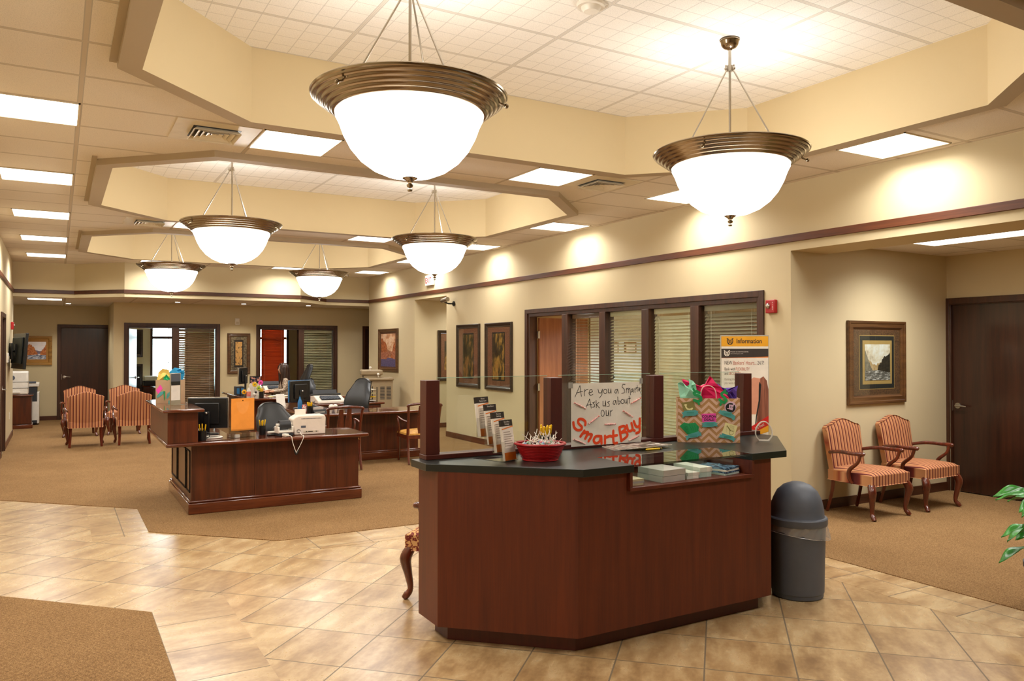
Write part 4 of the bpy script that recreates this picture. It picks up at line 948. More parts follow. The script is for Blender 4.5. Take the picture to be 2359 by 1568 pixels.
MB().add(vs, fs).build('plastic_liner', LM.m, t, ang=80)
MB().tube([(.224 * cos(a), .224 * sin(a), .468 - 1.15 * (.035 + .05 * (.5 + .5 * cos(a + radians(20))))) for a in [2 * pi * i / 40 for i in range(41)]], .0016, 6).build('liner_hem', LM.m, t)

# ------------------------------------------------------------------ wall devices
def wall_dev(nm, lbl, cat, loc, rz): return thing(nm, lbl, cat, loc, rz)
def alarm(lbl, loc, rz):
    t = thing('fire_alarm', lbl, 'fire alarm', loc, rz)
    B(-.06, .06, -.045, 0, -.068, .068).build('housing', RED, t, bevel=.008)
    MB().sph((-.022, -.05, .005), .026, 14, 10, (1, .7, 1.1)).build('strobe', SILV, t)
    mb = MB()
    for i, ch in enumerate('FIRE'): text_mb(ch, .022, mb, (.03, -.046, .03 - .022 * i))
    mb.build('alarm_lettering', PAPER, t, smooth=False)
alarm('red fire alarm strobe on the wall right of the glazed office front', (XR, 5.545, 2.075), -90)
alarm('small red fire alarm on the far left wall above the television', (XL, 16.9, 2.06), 90)
t = thing('exit_sign', 'white exit sign high on the right wall under a pendant', 'exit sign', (XR, 13.98, 2.975), -90)
B(-.16, .16, -.06, 0, -.10, .10).build('sign_box', WHT, t, bevel=.006)
text_mb('EXIT', .15, MB(), (0, -.0608, -.052), align='CENTER', bold=.02, cx=.9).build('exit_lettering', RED, t, smooth=False)
t = thing('security_camera', 'small dark security camera on the wall beside the corridor opening', 'security camera', (XR, 12.95, 2.47), -90)
MB().cyl((0, 0, 0), (0, -.02, 0), .045).build('wall_plate', BLK, t)
MB().tube(bez([(0, -.02, 0), (0, -.12, .0), (-.02, -.19, .03)]), .014, 10).build('bracket', BLK, t)
MB().cyl((-.11, -.19, .05), (.08, -.17, .075), .042, n=20).build('camera_body', SILV, t); MB().cyl((-.125, -.192, .049), (-.11, -.19, .05), .034, n=20).build('lens', BLK, t)
t = thing('motion_sensor', 'small white motion sensor on the far wall between the glazed fronts', 'sensor', (3.56, 18.7, 2.26), 0)
MB().box(-.05, .05, -.045, 0, -.075, .075).build('housing', WHT, t, bevel=.012); B(-.032, .032, -.05, -.045, -.055, .0).build('lens', BEI, t)
def outlet(lbl, loc, rz):
    t = thing('wall_outlet', lbl, 'outlet', loc, rz); B(-.035, .035, -.006, 0, -.057, .057).build('cover_plate', WHT, t, bevel=.002)
    for z in (-.022, .022): MB().box(-.014, .014, -.0075, -.006, z - .013, z + .013).build('socket', BEI, t)
outlet('white wall outlet low on the wall behind the alcove chairs', (8.14, 5.32, .48), 0); outlet('white wall outlet low on the left wall near the far end', (XL, 16.5, .45), 90)
t = thing('light_switch', 'pale wall switch panel on the left wall before the television', 'switch', (XL, 15.7, 1.49), 90)
B(-.2, .2, -.02, 0, -.08, .08).build('cover_plate', WHT, t, bevel=.004)
for x in (-.1, 0, .1): B(x - .02, x + .02, -.028, -.02, -.03, .03).build('switch', BEI, t)

# ------------------------------------------------------------------ framed pictures
FR_D = wood('frame_dark', '#1c110a', '#382212', 'x', .3, .4); FR_B = wood('frame_brown', '#3c2412', '#6a4726', 'x', .3, .4); FR_G = wood('frame_gold', '#6e4a1c', '#b8873c', 'x', .3, .5); MAT_B = mottled('mat_brown', [(.4, '#4c2e18'), (.6, '#6b4426')], 60, .8); MAT_T = plain('mat_tan', '#b08a50', .8); MAT_K = plain('mat_dark', '#1d1916', .8); MAT_R = mottled('mat_rust', [(.4, '#74422a'), (.6, '#94583a')], 70, .8)
def painting(nm, stops, dark='#2a2018', sx=3, sz=3, light='#e6d6bc'):
    """loose landscape: bright sky above, trees and water below, all procedural"""
    n = NT(nm); n.P(Roughness=.35); co = n.coord((sx, 1, sz)); f = n.noise(co, 2.2, 8, .65)
    r = n.ramp(f, [(p, H(c)) for p, c in stops]); n.l(r.outputs[0], n.b.inputs['Base Color']); return n.m
def picture(lbl, loc, rz, w_, h_, prof, rings, art, glassy=True, grp=None, nm='framed_picture', extra=None):
    t = thing(nm, lbl, 'picture', loc, rz, grp)
    fo = MB().rect_sweep(w_, h_, prof).build('frame', rings[0][0], t, ang=25)
    ins = prof[-1][0]; d = prof[-1][1]
    B(-w_/2 + ins - .002, w_/2 - ins + .002, -d, 0, -h_/2 + ins - .002, h_/2 - ins + .002).build('mat_board', rings[0][1], t, smooth=False)
    y = -d; a, b = w_/2 - ins, h_/2 - ins
    for (gw, gh, m) in rings[1:]:
        y -= .0015; B(-gw/2, gw/2, y, y + .0015, -gh/2, gh/2).build('mat_layer', m, t, smooth=False)
    aw, ah, am = art; y -= .0015
    B(-aw/2, aw/2, y, y + .0015, -ah/2, ah/2).build('artwork', am, t, smooth=False)
    if extra: extra(t, y)
    if glassy: B(-a, a, y - .003, y - .002, -b, b).build('picture_glass', GL, t, smooth=False)
    return t
def landscape(t, y, w_, h_, kind):
    """simple layered scenery shapes in relief of a fraction of a millimetre"""
    rnd = random.Random(5)
    def lay(nm, pts, m, k):
        mb2 = MB(); mb_poly(mb2, [(-w_/2 + w_ * a, -h_/2 + h_ * b) for a, b in pts], y - .0004 * k, .0004); mb2.build(nm, m, t, smooth=False)
    rough = lambda x0, x1, f, n=16, j=.02: [(x0 + (x1 - x0) * k / n, f(k / n) + rnd.uniform(-j, j)) for k in range(n + 1)]
    lay('painted_haze', [(0, .25)] + rough(0, 1, lambda s: .62 - .5 * min(s, 1 - s) * (1 if s < .5 else .6), 20, .03) + [(1, .25)], mottled('scenery_haze', [(.4, '#b08a5c'), (.6, '#c9a882')], 22, .5), 1)
    lay('painted_cliff', [(0, .2)] + rough(0, .3, lambda s: .85 - .6 * s, 10) + [(.3, .2)], mottled('scenery_cliff', [(.4, '#6c6258'), (.6, '#8f8272')], 30, .5), 2)
    lay('painted_trees', rough(.5, 1, lambda s: .3 + .5 * s ** .7, 14, .05) + [(1, .1), (.5, .2)], mottled('scenery_trees', [(.4, '#1f1a16'), (.6, '#3a3026')], 40, .5), 3)
    lay('painted_water', [(0, 0), (0, .26), (.5, .28), (1, .2), (1, 0)], mottled('scenery_water', [(.4, '#4e4842'), (.55, '#8f8884'), (.65, '#d8d2d0')], 20, .4, (1, 1, 4)), 4)
def autumn(t, y, w_, h_, cols, seed=3):
    rnd = random.Random(seed)
    def lay(nm, pts, m, k):
        mb2 = MB(); mb_poly(mb2, [(-w_/2 + w_ * a, -h_/2 + h_ * b) for a, b in pts], y - .0004 * k, .0004); mb2.build(nm, m, t, smooth=False)
    rough = lambda x0, x1, f, n=14, j=.03: [(x0 + (x1 - x0) * k / n, f(k / n) + rnd.uniform(-j, j)) for k in range(n + 1)]
    lay('painted_hill', [(0, .3)] + rough(0, 1, lambda s: .5 + .04 * sin(6 * s), 14, .01) + [(1, .3)], mottled('scenery_hill_%d' % seed, [(.4, cols[0]), (.6, cols[1])], 20, .5), 1)
    lay('painted_trees', [(0, .2)] + rough(0, .55, lambda s: .80 * (1 - s ** 2) + .3 * s, 12, .06) + [(.55, .2)], mottled('scenery_foliage_%d' % seed, [(.4, cols[2]), (.6, cols[3])], 34, .5), 2)
    lay('painted_trees', rough(.68, 1, lambda s: .35 + .45 * s, 8, .06) + [(1, .2), (.68, .25)], mottled('scenery_foliage_%d' % (seed + 9), [(.4, cols[2]), (.6, cols[3])], 34, .5), 3)
    lay('painted_water', [(0, 0), (0, .24), (.5, .27), (1, .24), (1, 0)], mottled('scenery_stream_%d' % seed, [(.4, cols[4]), (.6, cols[5])], 24, .4, (1, 1, 4)), 4)
PF1 = [(0, 0), (0, .028), (.006, .034), (.02, .034), (.026, .028), (.04, .026), (.05, .03), (.056, .03), (.062, .02), (.075, .012)]
SKY1 = painting('lake_painting', [(.3, '#8b6a5c'), (.45, '#e2cdb8'), (.6, '#efe8ea'), (.75, '#b9a5a8')], sx=3, sz=3)
picture('brown framed lake landscape with wide mat above the two alcove chairs', (7.64, 5.32, 1.50), 0, .98, .885, [(a * 1.25, d) for a, d in PF1], [(FR_B, MAT_B), (.60, .58, MAT_T), (.585, .565, MAT_K), (.50, .47, MAT_T)], (.43, .385, SKY1), extra=lambda t, y: landscape(t, y, .43, .385, 1))
ABS1 = painting('abstract_painting', [(.36, '#1e1a14'), (.5, '#4c3c24'), (.58, '#a8743c'), (.64, '#8c5a3a'), (.75, '#2b2a26')], sx=2.6, sz=1.3)
ABS2 = painting('abstract_painting_warm', [(.36, '#2c2018'), (.48, '#4c3420'), (.57, '#c08a40'), (.64, '#9c5c30'), (.75, '#2b211c')], sx=2.4, sz=1.1)
PF2 = [(0, 0), (0, .03), (.008, .038), (.03, .034), (.05, .022), (.06, .018), (.066, .02), (.075, .012)]
picture('tall dark framed abstract picture, left of the pair on the right wall', (XR, 12.36, 1.515), -90, .88, 1.12, PF2, [(FR_D, MAT_R), (.42, .80, MAT_K)], (.39, .76, ABS1), grp='two tall dark framed pictures')
picture('tall dark framed abstract picture, right of the pair nearest the office', (XR, 11.26, 1.515), -90, .90, 1.12, PF2, [(FR_D, MAT_R), (.42, .80, MAT_K)], (.39, .76, ABS2), grp='two tall dark framed pictures')
picture('brown framed bridge painting on the right wall before the corridor', (XR, 16.24, 1.61), -90, 1.16, .94, PF1, [(FR_B, MAT_B)], (.86, .72, painting('bridge_painting', [(.35, '#8a6450'), (.45, '#c08a60'), (.55, '#d8b898'), (.66, '#a8765a')], sx=1.6, sz=2.2)), glassy=False, extra=lambda t, y: (autumn(t, y, .86, .72, ('#8a5c48', '#a8744c', '#7a3c20', '#b4683a', '#3e3a5c', '#6c5c7c'), 4), flat([(-.43, -.10), (-.43, -.05), (.43, -.02), (.43, -.07), (.38, -.2), (.34, -.2)] + [(.13 + .2 * cos(a), -.2 + .13 * sin(a)) for a in [radians(10 * i) for i in range(0, 19)]] + [(-.1, -.2), (-.43, -.2)], mottled('bridge_stone', [(.4, '#8c4a30'), (.6, '#b47a5c')], 30, .5), 'painted_bridge', t, y - .0022, .0005)))
picture('dark framed picture inside the side corridor, partly hidden', (7.12, 14.80, 1.50), 0, .60, 1.05, PF2, [(FR_D, MAT_R)], (.3, .6, ABS2))
picture('brown framed oriental style panel on the far wall between the glazed fronts', (3.60, 18.70, 1.53), 0, .50, .93, PF1, [(FR_B, mottled('mat_stone', [(.4, '#4a4032'), (.6, '#7a6c50')], 30, .8)), (.2, .62, MAT_K)], (.15, .54, painting('panel_painting', [(.4, '#3c2818'), (.48, '#c99c5c'), (.6, '#b88848')], sx=9, sz=5)), glassy=False)
picture('gold framed autumn landscape on the far left wall behind the television', (-.41, 20.8, 1.60), 0, .60, .66, [(a, d * 1.2) for a, d in PF1], [(FR_G, plain('mat_gold', '#a07030', .7))], (.36, .40, painting('autumn_painting', [(.3, '#b8c4d8'), (.5, '#e8e4ea'), (.7, '#d8c8c0')], sx=1.5, sz=2.5)), glassy=False, extra=lambda t, y: autumn(t, y, .36, .40, ('#5a5470', '#8a7a84', '#94481c', '#cc8040', '#3c4460', '#c8ccd8'), 3))
for z, s_ in ((1.93, 'upper'), (1.03, 'lower')):
    picture(s_ + ' of two dark framed prints seen through the left office doorway', (1.66, 22.6, z - .15), 0, .54, .72, PF1, [(FR_D, MAT_K), (.26, .5, plain('mat_grey', '#8b8878', .7))], (.2, .42, plain('print_grey', '#a09c88', .6)), glassy=False, grp='two prints in the far left office')

# ------------------------------------------------------------------ upholstered armchairs
def cushion(w0, w1, d_, z0, z1, crown=.02, r=.04, yc=0):
    """rounded trapezoid pad: w0 front width (at -Y), w1 rear width"""
    mb = MB(); N = 12
    def f(u, v):
        y = -d_ / 2 + d_ * v; w_ = w0 + (w1 - w0) * v; x = (u - .5) * w_
        e = (1 - abs(2 * u - 1) ** 6) * (1 - abs(2 * v - 1) ** 6)
        return (x * (1 if e > 0 else .985), y + yc, z1 - r * (1 - e) ** 2 * .6 + crown * (1 - (2 * u - 1) ** 2) * (1 - (2 * v - 1) ** 2))
    mb.grid(f, 16, 16)
    n = 17; ring = [i for i in range(n)] + [i * n + n - 1 for i in range(1, n)] + [n * (n - 1) + i for i in range(n - 2, -1, -1)] + [i * n for i in range(n - 2, 0, -1)]
    base = len(mb.v); 
    for i in ring: x, y, z = mb.v[i]; mb.v.append((x, y, z0))
    m = len(ring)
    for j in range(m): mb.f.append((ring[j], base + j, base + (j + 1) % m, ring[(j + 1) % m])); mb.mi.append(0)
    mb.f.append(tuple(base + j for j in range(m))); mb.mi.append(0)
    return mb
def make_armchair(lbl, fab, nm='armchair', grp=None):
    t = thing(nm, lbl, 'armchair', (0, 0, 0), 0, grp)
    cushion(.60, .50, .53, .325, .455, .02, .045).build('seat', fab, t, bevel=.006)
    # back with a camel hump crest, leaning
    mb = MB(); nx, nz = 16, 12
    def bk(side):
        def f(u, v):
            wd = .245 + .02 * v; x = (2 * u - 1) * wd; top = .862 + .062 * (math.cos(min(1, abs(2 * u - 1) / .92) * pi) * .5 + .5) - (.03 * max(0, abs(2 * u - 1) - .9) / .1)
            z = .33 + (top - .33) * v; e = (1 - abs(2 * u - 1) ** 4) * (1 - abs(2 * v - 1) ** 6)
            y = .215 + (z - .33) * .17; th = .03 + .022 * e
            return (x, y - th if side else y + th * .75, z)
        return f
    mb.grid(bk(1), nx, nz); b0 = len(mb.v); mb.grid(bk(0), nx, nz); n = nx + 1
    ring = [i for i in range(n)] + [i * n + n - 1 for i in range(1, nz + 1)] + [n * nz + i for i in range(nx - 1, -1, -1)] + [i * n for i in range(nz - 1, 0, -1)]
    for j in range(len(ring)): a, c = ring[j], ring[(j + 1) % len(ring)]; mb.f.append((a, c, b0 + c, b0 + a)); mb.mi.append(0)
    mb.build('backrest', fab, t, bevel=.01, ang=50)
    for s in (-1, 1):
        p = bez([(s * .265, -.235, .335), (s * .285, -.262, .27), (s * .272, -.250, .17), (s * .258, -.240, .07), (s * .268, -.262, .028), (s * .275, -.280, .006)], 5)
        MB().tube(p, rint([.034, .040, .027, .019, .024, .018], 5), 12).build('leg', CHW, t, ang=60)
        p = bez([(s * .225, .215, .335), (s * .225, .235, .2), (s * .235, .285, .006)], 5)
        MB().tube(p, rint([.026, .022, .019], 5), 4).build('leg', CHW, t, ang=30)
        mb = MB().tube(bez([(s * .255, .235, .60), (s * .30, .10, .625), (s * .315, -.06, .625), (s * .305, -.165, .628), (s * .30, -.19, .620)], 5), rint([.017, .019, .019, .023, .017], 5), 10, .9)
        mb.tube(bez([(s * .305, -.15, .622), (s * .305, -.12, .54), (s * .305, -.03, .46), (s * .298, -.02, .38), (s * .285, -.05, .33)], 5), rint([.017, .016, .020, .020, .014], 5), 10)
        mb.build('arm', CHW, t, ang=60)
    return t
ac = make_armchair('striped upholstered armchair in the alcove, nearest the kiosk and bin', STRIPE, grp='striped armchairs in the alcove')
ac.location = (6.975, 4.965, C0)
dup(ac, (7.83, 4.965, C0), 0, 'striped upholstered armchair in the alcove, beside the brown door', 'striped armchairs in the alcove')
LG = 'striped armchairs gathered at the far left'
dup(ac, (.41, 15.04, C0), 180, 'striped armchair at far left, front left of the four, back turned to us', LG)
dup(ac, (1.14, 15.04, C0), 180, 'striped armchair at far left, front right of the four, back turned to us', LG)
dup(ac, (.37, 16.87, C0), 0, 'striped armchair at far left, rear left of the four, facing us', LG)
dup(ac, (1.12, 16.87, C0), -4, 'striped armchair at far left, rear right of the four, facing us', LG)
kc = make_armchair('floral brocade armchair half hidden behind the left end of the kiosk', BROC); kc.location = (2.37, 4.79, .001); kc.rotation_euler = (0, 0, radians(-139))

def make_guest(lbl):
    t = thing('guest_chair', lbl, 'chair', (0, 0, 0), 0, 'wooden guest chairs at the right desk')
    cushion(.54, .46, .48, .41, .45, .03, .03).build('seat_cushion', YSEAT, t, bevel=.004)
    MB().prism([(-.27, -.24), (.27, -.24), (.235, .24), (-.235, .24)], .355, .41).build('seat_rail', CHW, t, bevel=.004)
    for s in (-1, 1):
        MB().tube([(s * .245, -.215, .36), (s * .245, -.215, .2), (s * .245, -.22, .006)], [.024, .021, .015], 4).build('leg', CHW, t, ang=30)
        MB().tube(bez([(s * .225, .30, .006), (s * .222, .235, .25), (s * .222, .225, .45), (s * .226, .26, .65), (s * .235, .31, .835)], 5), rint([.017, .021, .022, .019, .018], 5), 6).build('leg', CHW, t, ang=40)
        mb = MB().tube(bez([(s * .228, .245, .60), (s * .27, .1, .62), (s * .285, -.06, .645), (s * .28, -.17, .652)], 5), rint([.014, .015, .016, .014], 5), 8)
        mb.tube(bez([(s * .28, -.15, .65), (s * .275, -.12, .56), (s * .262, -.13, .46), (s * .255, -.17, .37)], 5), rint([.015, .014, .016, .014], 5), 8)
        mb.build('arm', CHW, t, ang=60)
        vs = []
        for k in range(9):
            v = k / 8; z = .40 + .43 * v; wd = .02 + .022 * sin(pi * v) ** 2 + .008 * v; yy = .232 + .085 * max(0, v - .1) ** 1.3
            vs += [(s * .055 - wd, yy - .006, z), (s * .055 + wd, yy - .006, z), (s * .055 + wd, yy + .006, z), (s * .055 - wd, yy + .006, z)]
        mb = MB().add(vs, [(a * 4 + i, a * 4 + (i + 1) % 4, a * 4 + 4 + (i + 1) % 4, a * 4 + 4 + i) for a in range(8) for i in range(4)]); mb.build('back_splat', CHW, t, ang=50)
    MB().tube(bez([(-.245, .305, .82), (-.23, .312, .842), (-.1, .325, .858), (0, .33, .862), (.1, .325, .858), (.23, .312, .842), (.245, .305, .82)], 4), .019, 8).build('top_rail', CHW, t, ang=60)
    return t
gc = make_guest('wooden guest chair with gold seat, behind the right end of the front desk'); gc.location = (3.33, 10.46, C0); gc.rotation_euler = (0, 0, radians(180))
dup(gc, (4.55, 10.52, C0), 172, 'wooden guest chair with gold seat, right one beside the kiosk post')

def make_office(lbl, htop=1.02, wd=.46):
    t = thing('office_chair', lbl, 'office chair', (0, 0, 0), 0, 'black office chairs')
    cushion(.50, .46, .48, .43, .50, .02, .03, -.01).build('seat', LEATH, t, bevel=.01)
    mb = MB(); z0 = .50; hh = htop - z0
    def bk(side):
        def f(u, v):
            x0 = 2 * u - 1; k = .86 + .14 * sin(pi * min(1, v * 1.15)); top = (1 - .20 * abs(x0) ** 3) if v > 0 else 1
            z = z0 + hh * v * (1 - .13 * abs(x0) ** 3.2 * v); e = (1 - abs(x0) ** 4) * (1 - abs(2 * v - 1) ** 8)
            x = x0 * wd / 2 * k * (1 - .22 * max(0, v - .72) / .28 * 1.0)
            y = .20 + .10 * v + .05 * sin(pi * v * 1.3) * -1 - .03 * (x0 ** 2) ; th = .03 + .03 * e
            return (x, y - th if side else y + th * .6, z)
        return f
    nx, nz = 14, 14; mb.grid(bk(1), nx, nz); b0 = len(mb.v); mb.grid(bk(0), nx, nz); n = nx + 1
    ring = [i for i in range(n)] + [i * n + n - 1 for i in range(1, nz + 1)] + [n * nz + i for i in range(nx - 1, -1, -1)] + [i * n for i in range(nz - 1, 0, -1)]
    for j in range(len(ring)): a, c = ring[j], ring[(j + 1) % len(ring)]; mb.f.append((a, c, b0 + c, b0 + a)); mb.mi.append(0)
    mb.build('backrest', LEATH, t, bevel=.012, ang=60)
    MB().cyl((0, 0, .10), (0, 0, .43), .028).build('gas_column', BLK, t)
    for s in (-1, 1): MB().tube(bez([(s * .22, .1, .47), (s * .28, .08, .50), (s * .285, .06, .66), (s * .285, -.14, .67)]), .016, 8).build('armrest', BLK, t)
    for i in range(5):
        a = 2 * pi * i / 5 + .3
        l_ = MB().tube([(0, 0, .12), (.30 * cos(a), .30 * sin(a), .075)], [.026, .016], 8).build('foot_spoke', BLK, t)
        MB().cyl((.30 * cos(a) - .012, .30 * sin(a), .031), (.30 * cos(a) + .012, .30 * sin(a), .031), .028).build('caster', DKG, l_)
    return t
oc = make_office('black leather office chair behind the front desk, its back rising past the printer', 1.0, .46); oc.location = (2.27, 9.25, C0); oc.rotation_euler = (0, 0, radians(12))
dup(oc, (4.62, 17.0, C0), -30, 'black office chair with a dark jacket shape, behind the desk monitor')
oc2 = make_office('tall black leather executive chair turned sideways at the right desk', 1.16, .50); oc2.location = (4.02, 12.05, C0); oc2.rotation_euler = (0, 0, radians(-62))
dup(oc2, (4.30, 16.42, C0), -90, 'tall black office chair in which the woman sits').scale = (1, 1, 1.13)

# ------------------------------------------------------------------ desks
def slab_mb(poly, z0, z1): return MB().prism(poly, z0, z1)
t = thing('office_desk', 'large L shaped mahogany desk with a raised counter at its left end, in front', 'desk', (0, 0, C0))
MB().prism([(1.12, 8.27), (2.90, 8.27), (2.90, 8.34), (1.19, 8.34), (1.19, 9.86), (1.12, 9.86)], 0, .11).build('plinth', DESKX, t, bevel=.008)
MB().prism([(1.128, 8.278), (2.892, 8.278), (2.892, 8.34), (1.19, 8.34), (1.19, 9.85), (1.128, 9.85)], .11, .135).build('plinth_moulding', DESKX, t, bevel=.01)
xs = (1.15, 1.76, 2.62, 2.87)
for i in range(3): B(xs[i] + .001, xs[i + 1] - .001, 8.30 + .002 * (i % 2), 8.33, .13, .69).build('front_panel', DESKW, t, bevel=.001)
B(1.15, 1.18, 8.33, 9.83, .13, .69).build('side_panel', DESKW, t); B(2.84, 2.87, 8.33, 8.83, .006, .69).build('side_panel', DESKW, t)
B(1.18, 1.6, 9.79, 9.82, .006, .69).build('end_panel', DESKW, t); B(1.18, 2.84, 8.66, 8.68, .35, .69).build('modesty_panel', DESKW, t)
for y0, y1 in ((8.38, 8.62), (8.68, 9.28), (9.34, 9.78)):
    MB().box(1.142, 1.15, y0, y0 + .012, .20, .62).box(1.142, 1.15, y1 - .012, y1, .20, .62).box(1.142, 1.15, y0, y1, .20, .212).box(1.142, 1.15, y0, y1, .608, .62).build('panel_moulding', MAT_K, t, bevel=.002)
slab_mb([(.90, 8.13), (2.93, 8.13), (2.93, 8.86), (1.60, 8.86), (1.60, 9.88), (.90, 9.88)], .688, .725).build('desktop', DESKX, t, bevel=.012, seg=3)
B(.915, 1.19, 8.15, 9.74, .725, 1.025).build('raised_counter', DESKW, t, bevel=.003)
B(.865, 1.24, 8.08, 9.81, 1.025, 1.055).build('raised_counter_top', DESKX, t, bevel=.01, seg=3)
# second desk, U shaped
t = thing('office_desk', 'long mahogany desk behind the wooden guest chairs, with a rear credenza', 'desk', (0, 0, C0))
B(3.08, 4.80, 11.00, 11.07, 0, .11).build('plinth', DESKX, t, bevel=.008); B(3.085, 4.79, 11.01, 11.06, .11, .13).build('plinth_moulding', DESKX, t, bevel=.006)
for a, b in ((3.1, 3.66), (3.66, 4.22), (4.22, 4.76)): B(a + .001, b - .001, 11.04, 11.07, .12, .69).build('front_panel', DESKW, t)
B(3.10, 3.13, 11.07, 13.2, .006, .69).build('side_panel', DESKW, t); B(4.73, 4.76, 11.07, 11.5, .006, .69).build('side_panel', DESKW, t)
slab_mb([(3.0, 10.74), (4.84, 10.74), (4.84, 11.55), (3.62, 11.55), (3.62, 12.70), (4.86, 12.70), (4.86, 13.3), (3.0, 13.3)], .688, .725).build('desktop', DESKX, t, bevel=.012, seg=3)
ped = B(4.25, 4.80, 12.74, 13.27, .006, .688).build('drawer_pedestal', DESKW, t)
for z in (.50, .26): dr = B(4.28, 4.77, 12.715, 12.742, z, z + .17).build('drawer', DESKW, t, bevel=.003); MB().tube(bez([(4.47, 12.71, z + .11), (4.48, 12.69, z + .10), (4.53, 12.688, z + .092), (4.58, 12.69, z + .10), (4.59, 12.71, z + .11)], 4), .006, 8).build('pull', SILV, dr)
B(3.3, 3.33, 12.74, 13.27, .006, .688).build('side_panel', DESKW, t)
# third desk, far
t = thing('office_desk', 'far mahogany desk where the woman sits, below the framed panel', 'desk', (0, 0, C0))
B(3.08, 4.80, 14.98, 15.05, 0, .11).build('plinth', DESKX, t, bevel=.008)
for a, b in ((3.1, 3.66), (3.66, 4.22), (4.22, 4.76)): B(a + .001, b - .001, 15.02, 15.05, .1, .69).build('front_panel', DESKW, t)
B(3.10, 3.13, 15.05, 17.3, .006, .69).build('side_panel', DESKW, t); B(4.73, 4.76, 15.05, 15.45, .006, .69).build('side_panel', DESKW, t); B(3.9, 3.93, 16.8, 17.3, .006, .69).build('side_panel', DESKW, t)
slab_mb([(3.0, 14.70), (4.84, 14.70), (4.84, 15.50), (3.62, 15.50), (3.62, 16.78), (4.30, 16.78), (4.30, 17.35), (3.0, 17.35)], .688, .725).build('desktop', DESKX, t, bevel=.012, seg=3)
ZD = C0 + .725; ZH = C0 + 1.055

# ------------------------------------------------------------------ desk items
def monitor(lbl, loc, rz, w_=.42, h_=.30, lift=.14, tilt=0, edge=SILV):
    t = thing('computer_monitor', lbl, 'monitor', loc, rz)
    M = Matrix.Translation((0, 0, lift)) @ Matrix.Rotation(radians(tilt), 4, 'X')
    MB().box(-w_/2, w_/2, -.012, .012, 0, h_, M).build('bezel', edge, t, bevel=.003)
    MB().box(-w_/2 + .012, w_/2 - .012, -.0135, -.012, .014, h_ - .012, M).build('screen', plain('dark_screen', '#0c1724', .12), t, smooth=False)
    MB().box(-w_/2 + .006, w_/2 - .006, .012, .03, .006, h_ - .006, M).box(-w_*.3, w_*.3, .03, .055, .05, h_ - .06, M).build('rear_shell', BLK, t, bevel=.008)
    MB().box(-.03, .03, .05, .075, .01, lift + h_ * .55).build('stand_neck', BLK, t, bevel=.006)
    MB().lathe([(1e-6, 0), (.12, 0), (.122, .006), (.115, .014), (1e-6, .02)], (0, .04, 0), 28, sy=.8).build('stand_base', BLK, t)
    MB().sph((0, .082, lift + h_ * .5), .014, 12, 8).build('hinge_cap', SILV, t)
    return t
monitor('black computer monitor seen from behind, on the front desk beside the raised counter', (1.40, 8.90, ZD), 158, .42, .335, .06)
monitor('black monitor in the centre, seen from behind above the right desk', (3.20, 12.0, ZD), 205, .40, .33, .10, edge=BLUEM)
monitor('far desk monitor turned sideways with a blue reflecting screen', (3.22, 16.35, ZD), 238, .44, .33, .20)
pen_cup('black mug of yellow pens at the left end of the front desk', (1.25, 8.30, ZD), 4, .10, .042, True, 5, 'pen_mug')
pen_cup('black cup of yellow pens beside the orange envelope holder', (1.885, 8.52, ZD), 4, .10, .034, seed=6)
pen_cup('black cup of yellow pens on the right desk beside the name plate', (3.07, 10.93, ZD), 7, .11, .042, seed=7)
pen_cup('black cup of yellow pens on the far desk', (3.30, 15.0, ZD), 6, .11, .042, seed=8)
t = thing('cable_ring', 'white ring shaped pad at the foot of the front desk monitor', 'pad', (1.37, 8.50, ZD)); mb = MB(); mb.lathe([(.085, 0), (.105, 0), (.112, .006), (.105, .013), (.088, .013), (.082, .006), (.085, 0)], n=40); mb.build('ring', WHT, t); MB().lathe([(1e-6, .001), (.083, .001), (.083, .004), (1e-6, .004)], n=32).build('pad_centre', BLK, t)
t = thing('document_holder', 'clear acrylic document holder standing on the front desk', 'holder', (1.645, 8.38, ZD), 12)
MB().box(-.13, .13, -.03, .06, 0, .003).box(-.13, .13, -.032, -.029, 0, .09).box(-.13, .13, .012, .015, 0, .35).box(-.13, -.127, -.03, .015, 0, .12).box(.127, .13, -.03, .015, 0, .12).box(-.13, .13, .05, .053, 0, .03).build('acrylic_sheet', ACR, t, smooth=False)
B(-.075, -.03, -.028, .0, .004, .034).build('white_block', PAPER, t)
t = thing('envelope', 'bright orange envelope standing in the acrylic holder on the front desk', 'envelope', (1.645, 8.38, ZD), 12)
B(-.119, .123, -.026, -.018, .075, .405).build('envelope_body', MANILA, t, smooth=False); flat([(-.119, .37), (.123, .37), (.123, .405), (-.119, .405)], MANILA, 'flap', t, -.0262, .0015)
flat([(.07 * sin(a), .375 - .10 * abs(cos(a)) * 1.3) for a in [radians(-90 + 180 * i / 14) for i in range(15)]], plain('envelope_flap', '#f2a049', .6), 'rear_flap', t, -.0262, .0008)
MB().cyl((0, -.0275, .383), (0, -.030, .383), .006).build('clasp', METAL, t)
t = thing('stapler', 'small grey and black stapler beside the pen cup on the front desk', 'stapler', (1.98, 8.42, ZD), 20)
B(-.07, .07, -.018, .018, 0, .012).build('base', BLK, t, bevel=.003); MB().box(-.07, .06, -.015, .015, .022, .045).build('arm', WHT, t, bevel=.006); B(.04, .07, -.012, .012, .01, .03).build('hinge', BLK, t)
t = thing('tape_dispenser', 'black tape dispenser between the stapler and the card file', 'tape dispenser', (2.035, 8.56, ZD), 0); MB().box(-.05, .05, -.03, .03, 0, .03).build('base', BLK, t, bevel=.006); MB().cyl((0, -.015, .05), (0, .015, .05), .03, n=24).build('tape_roll', DKG, t)
t = thing('card_file', 'white rotary card file with dark roll beside the printer', 'card file', (2.07, 8.33, ZD), 6)
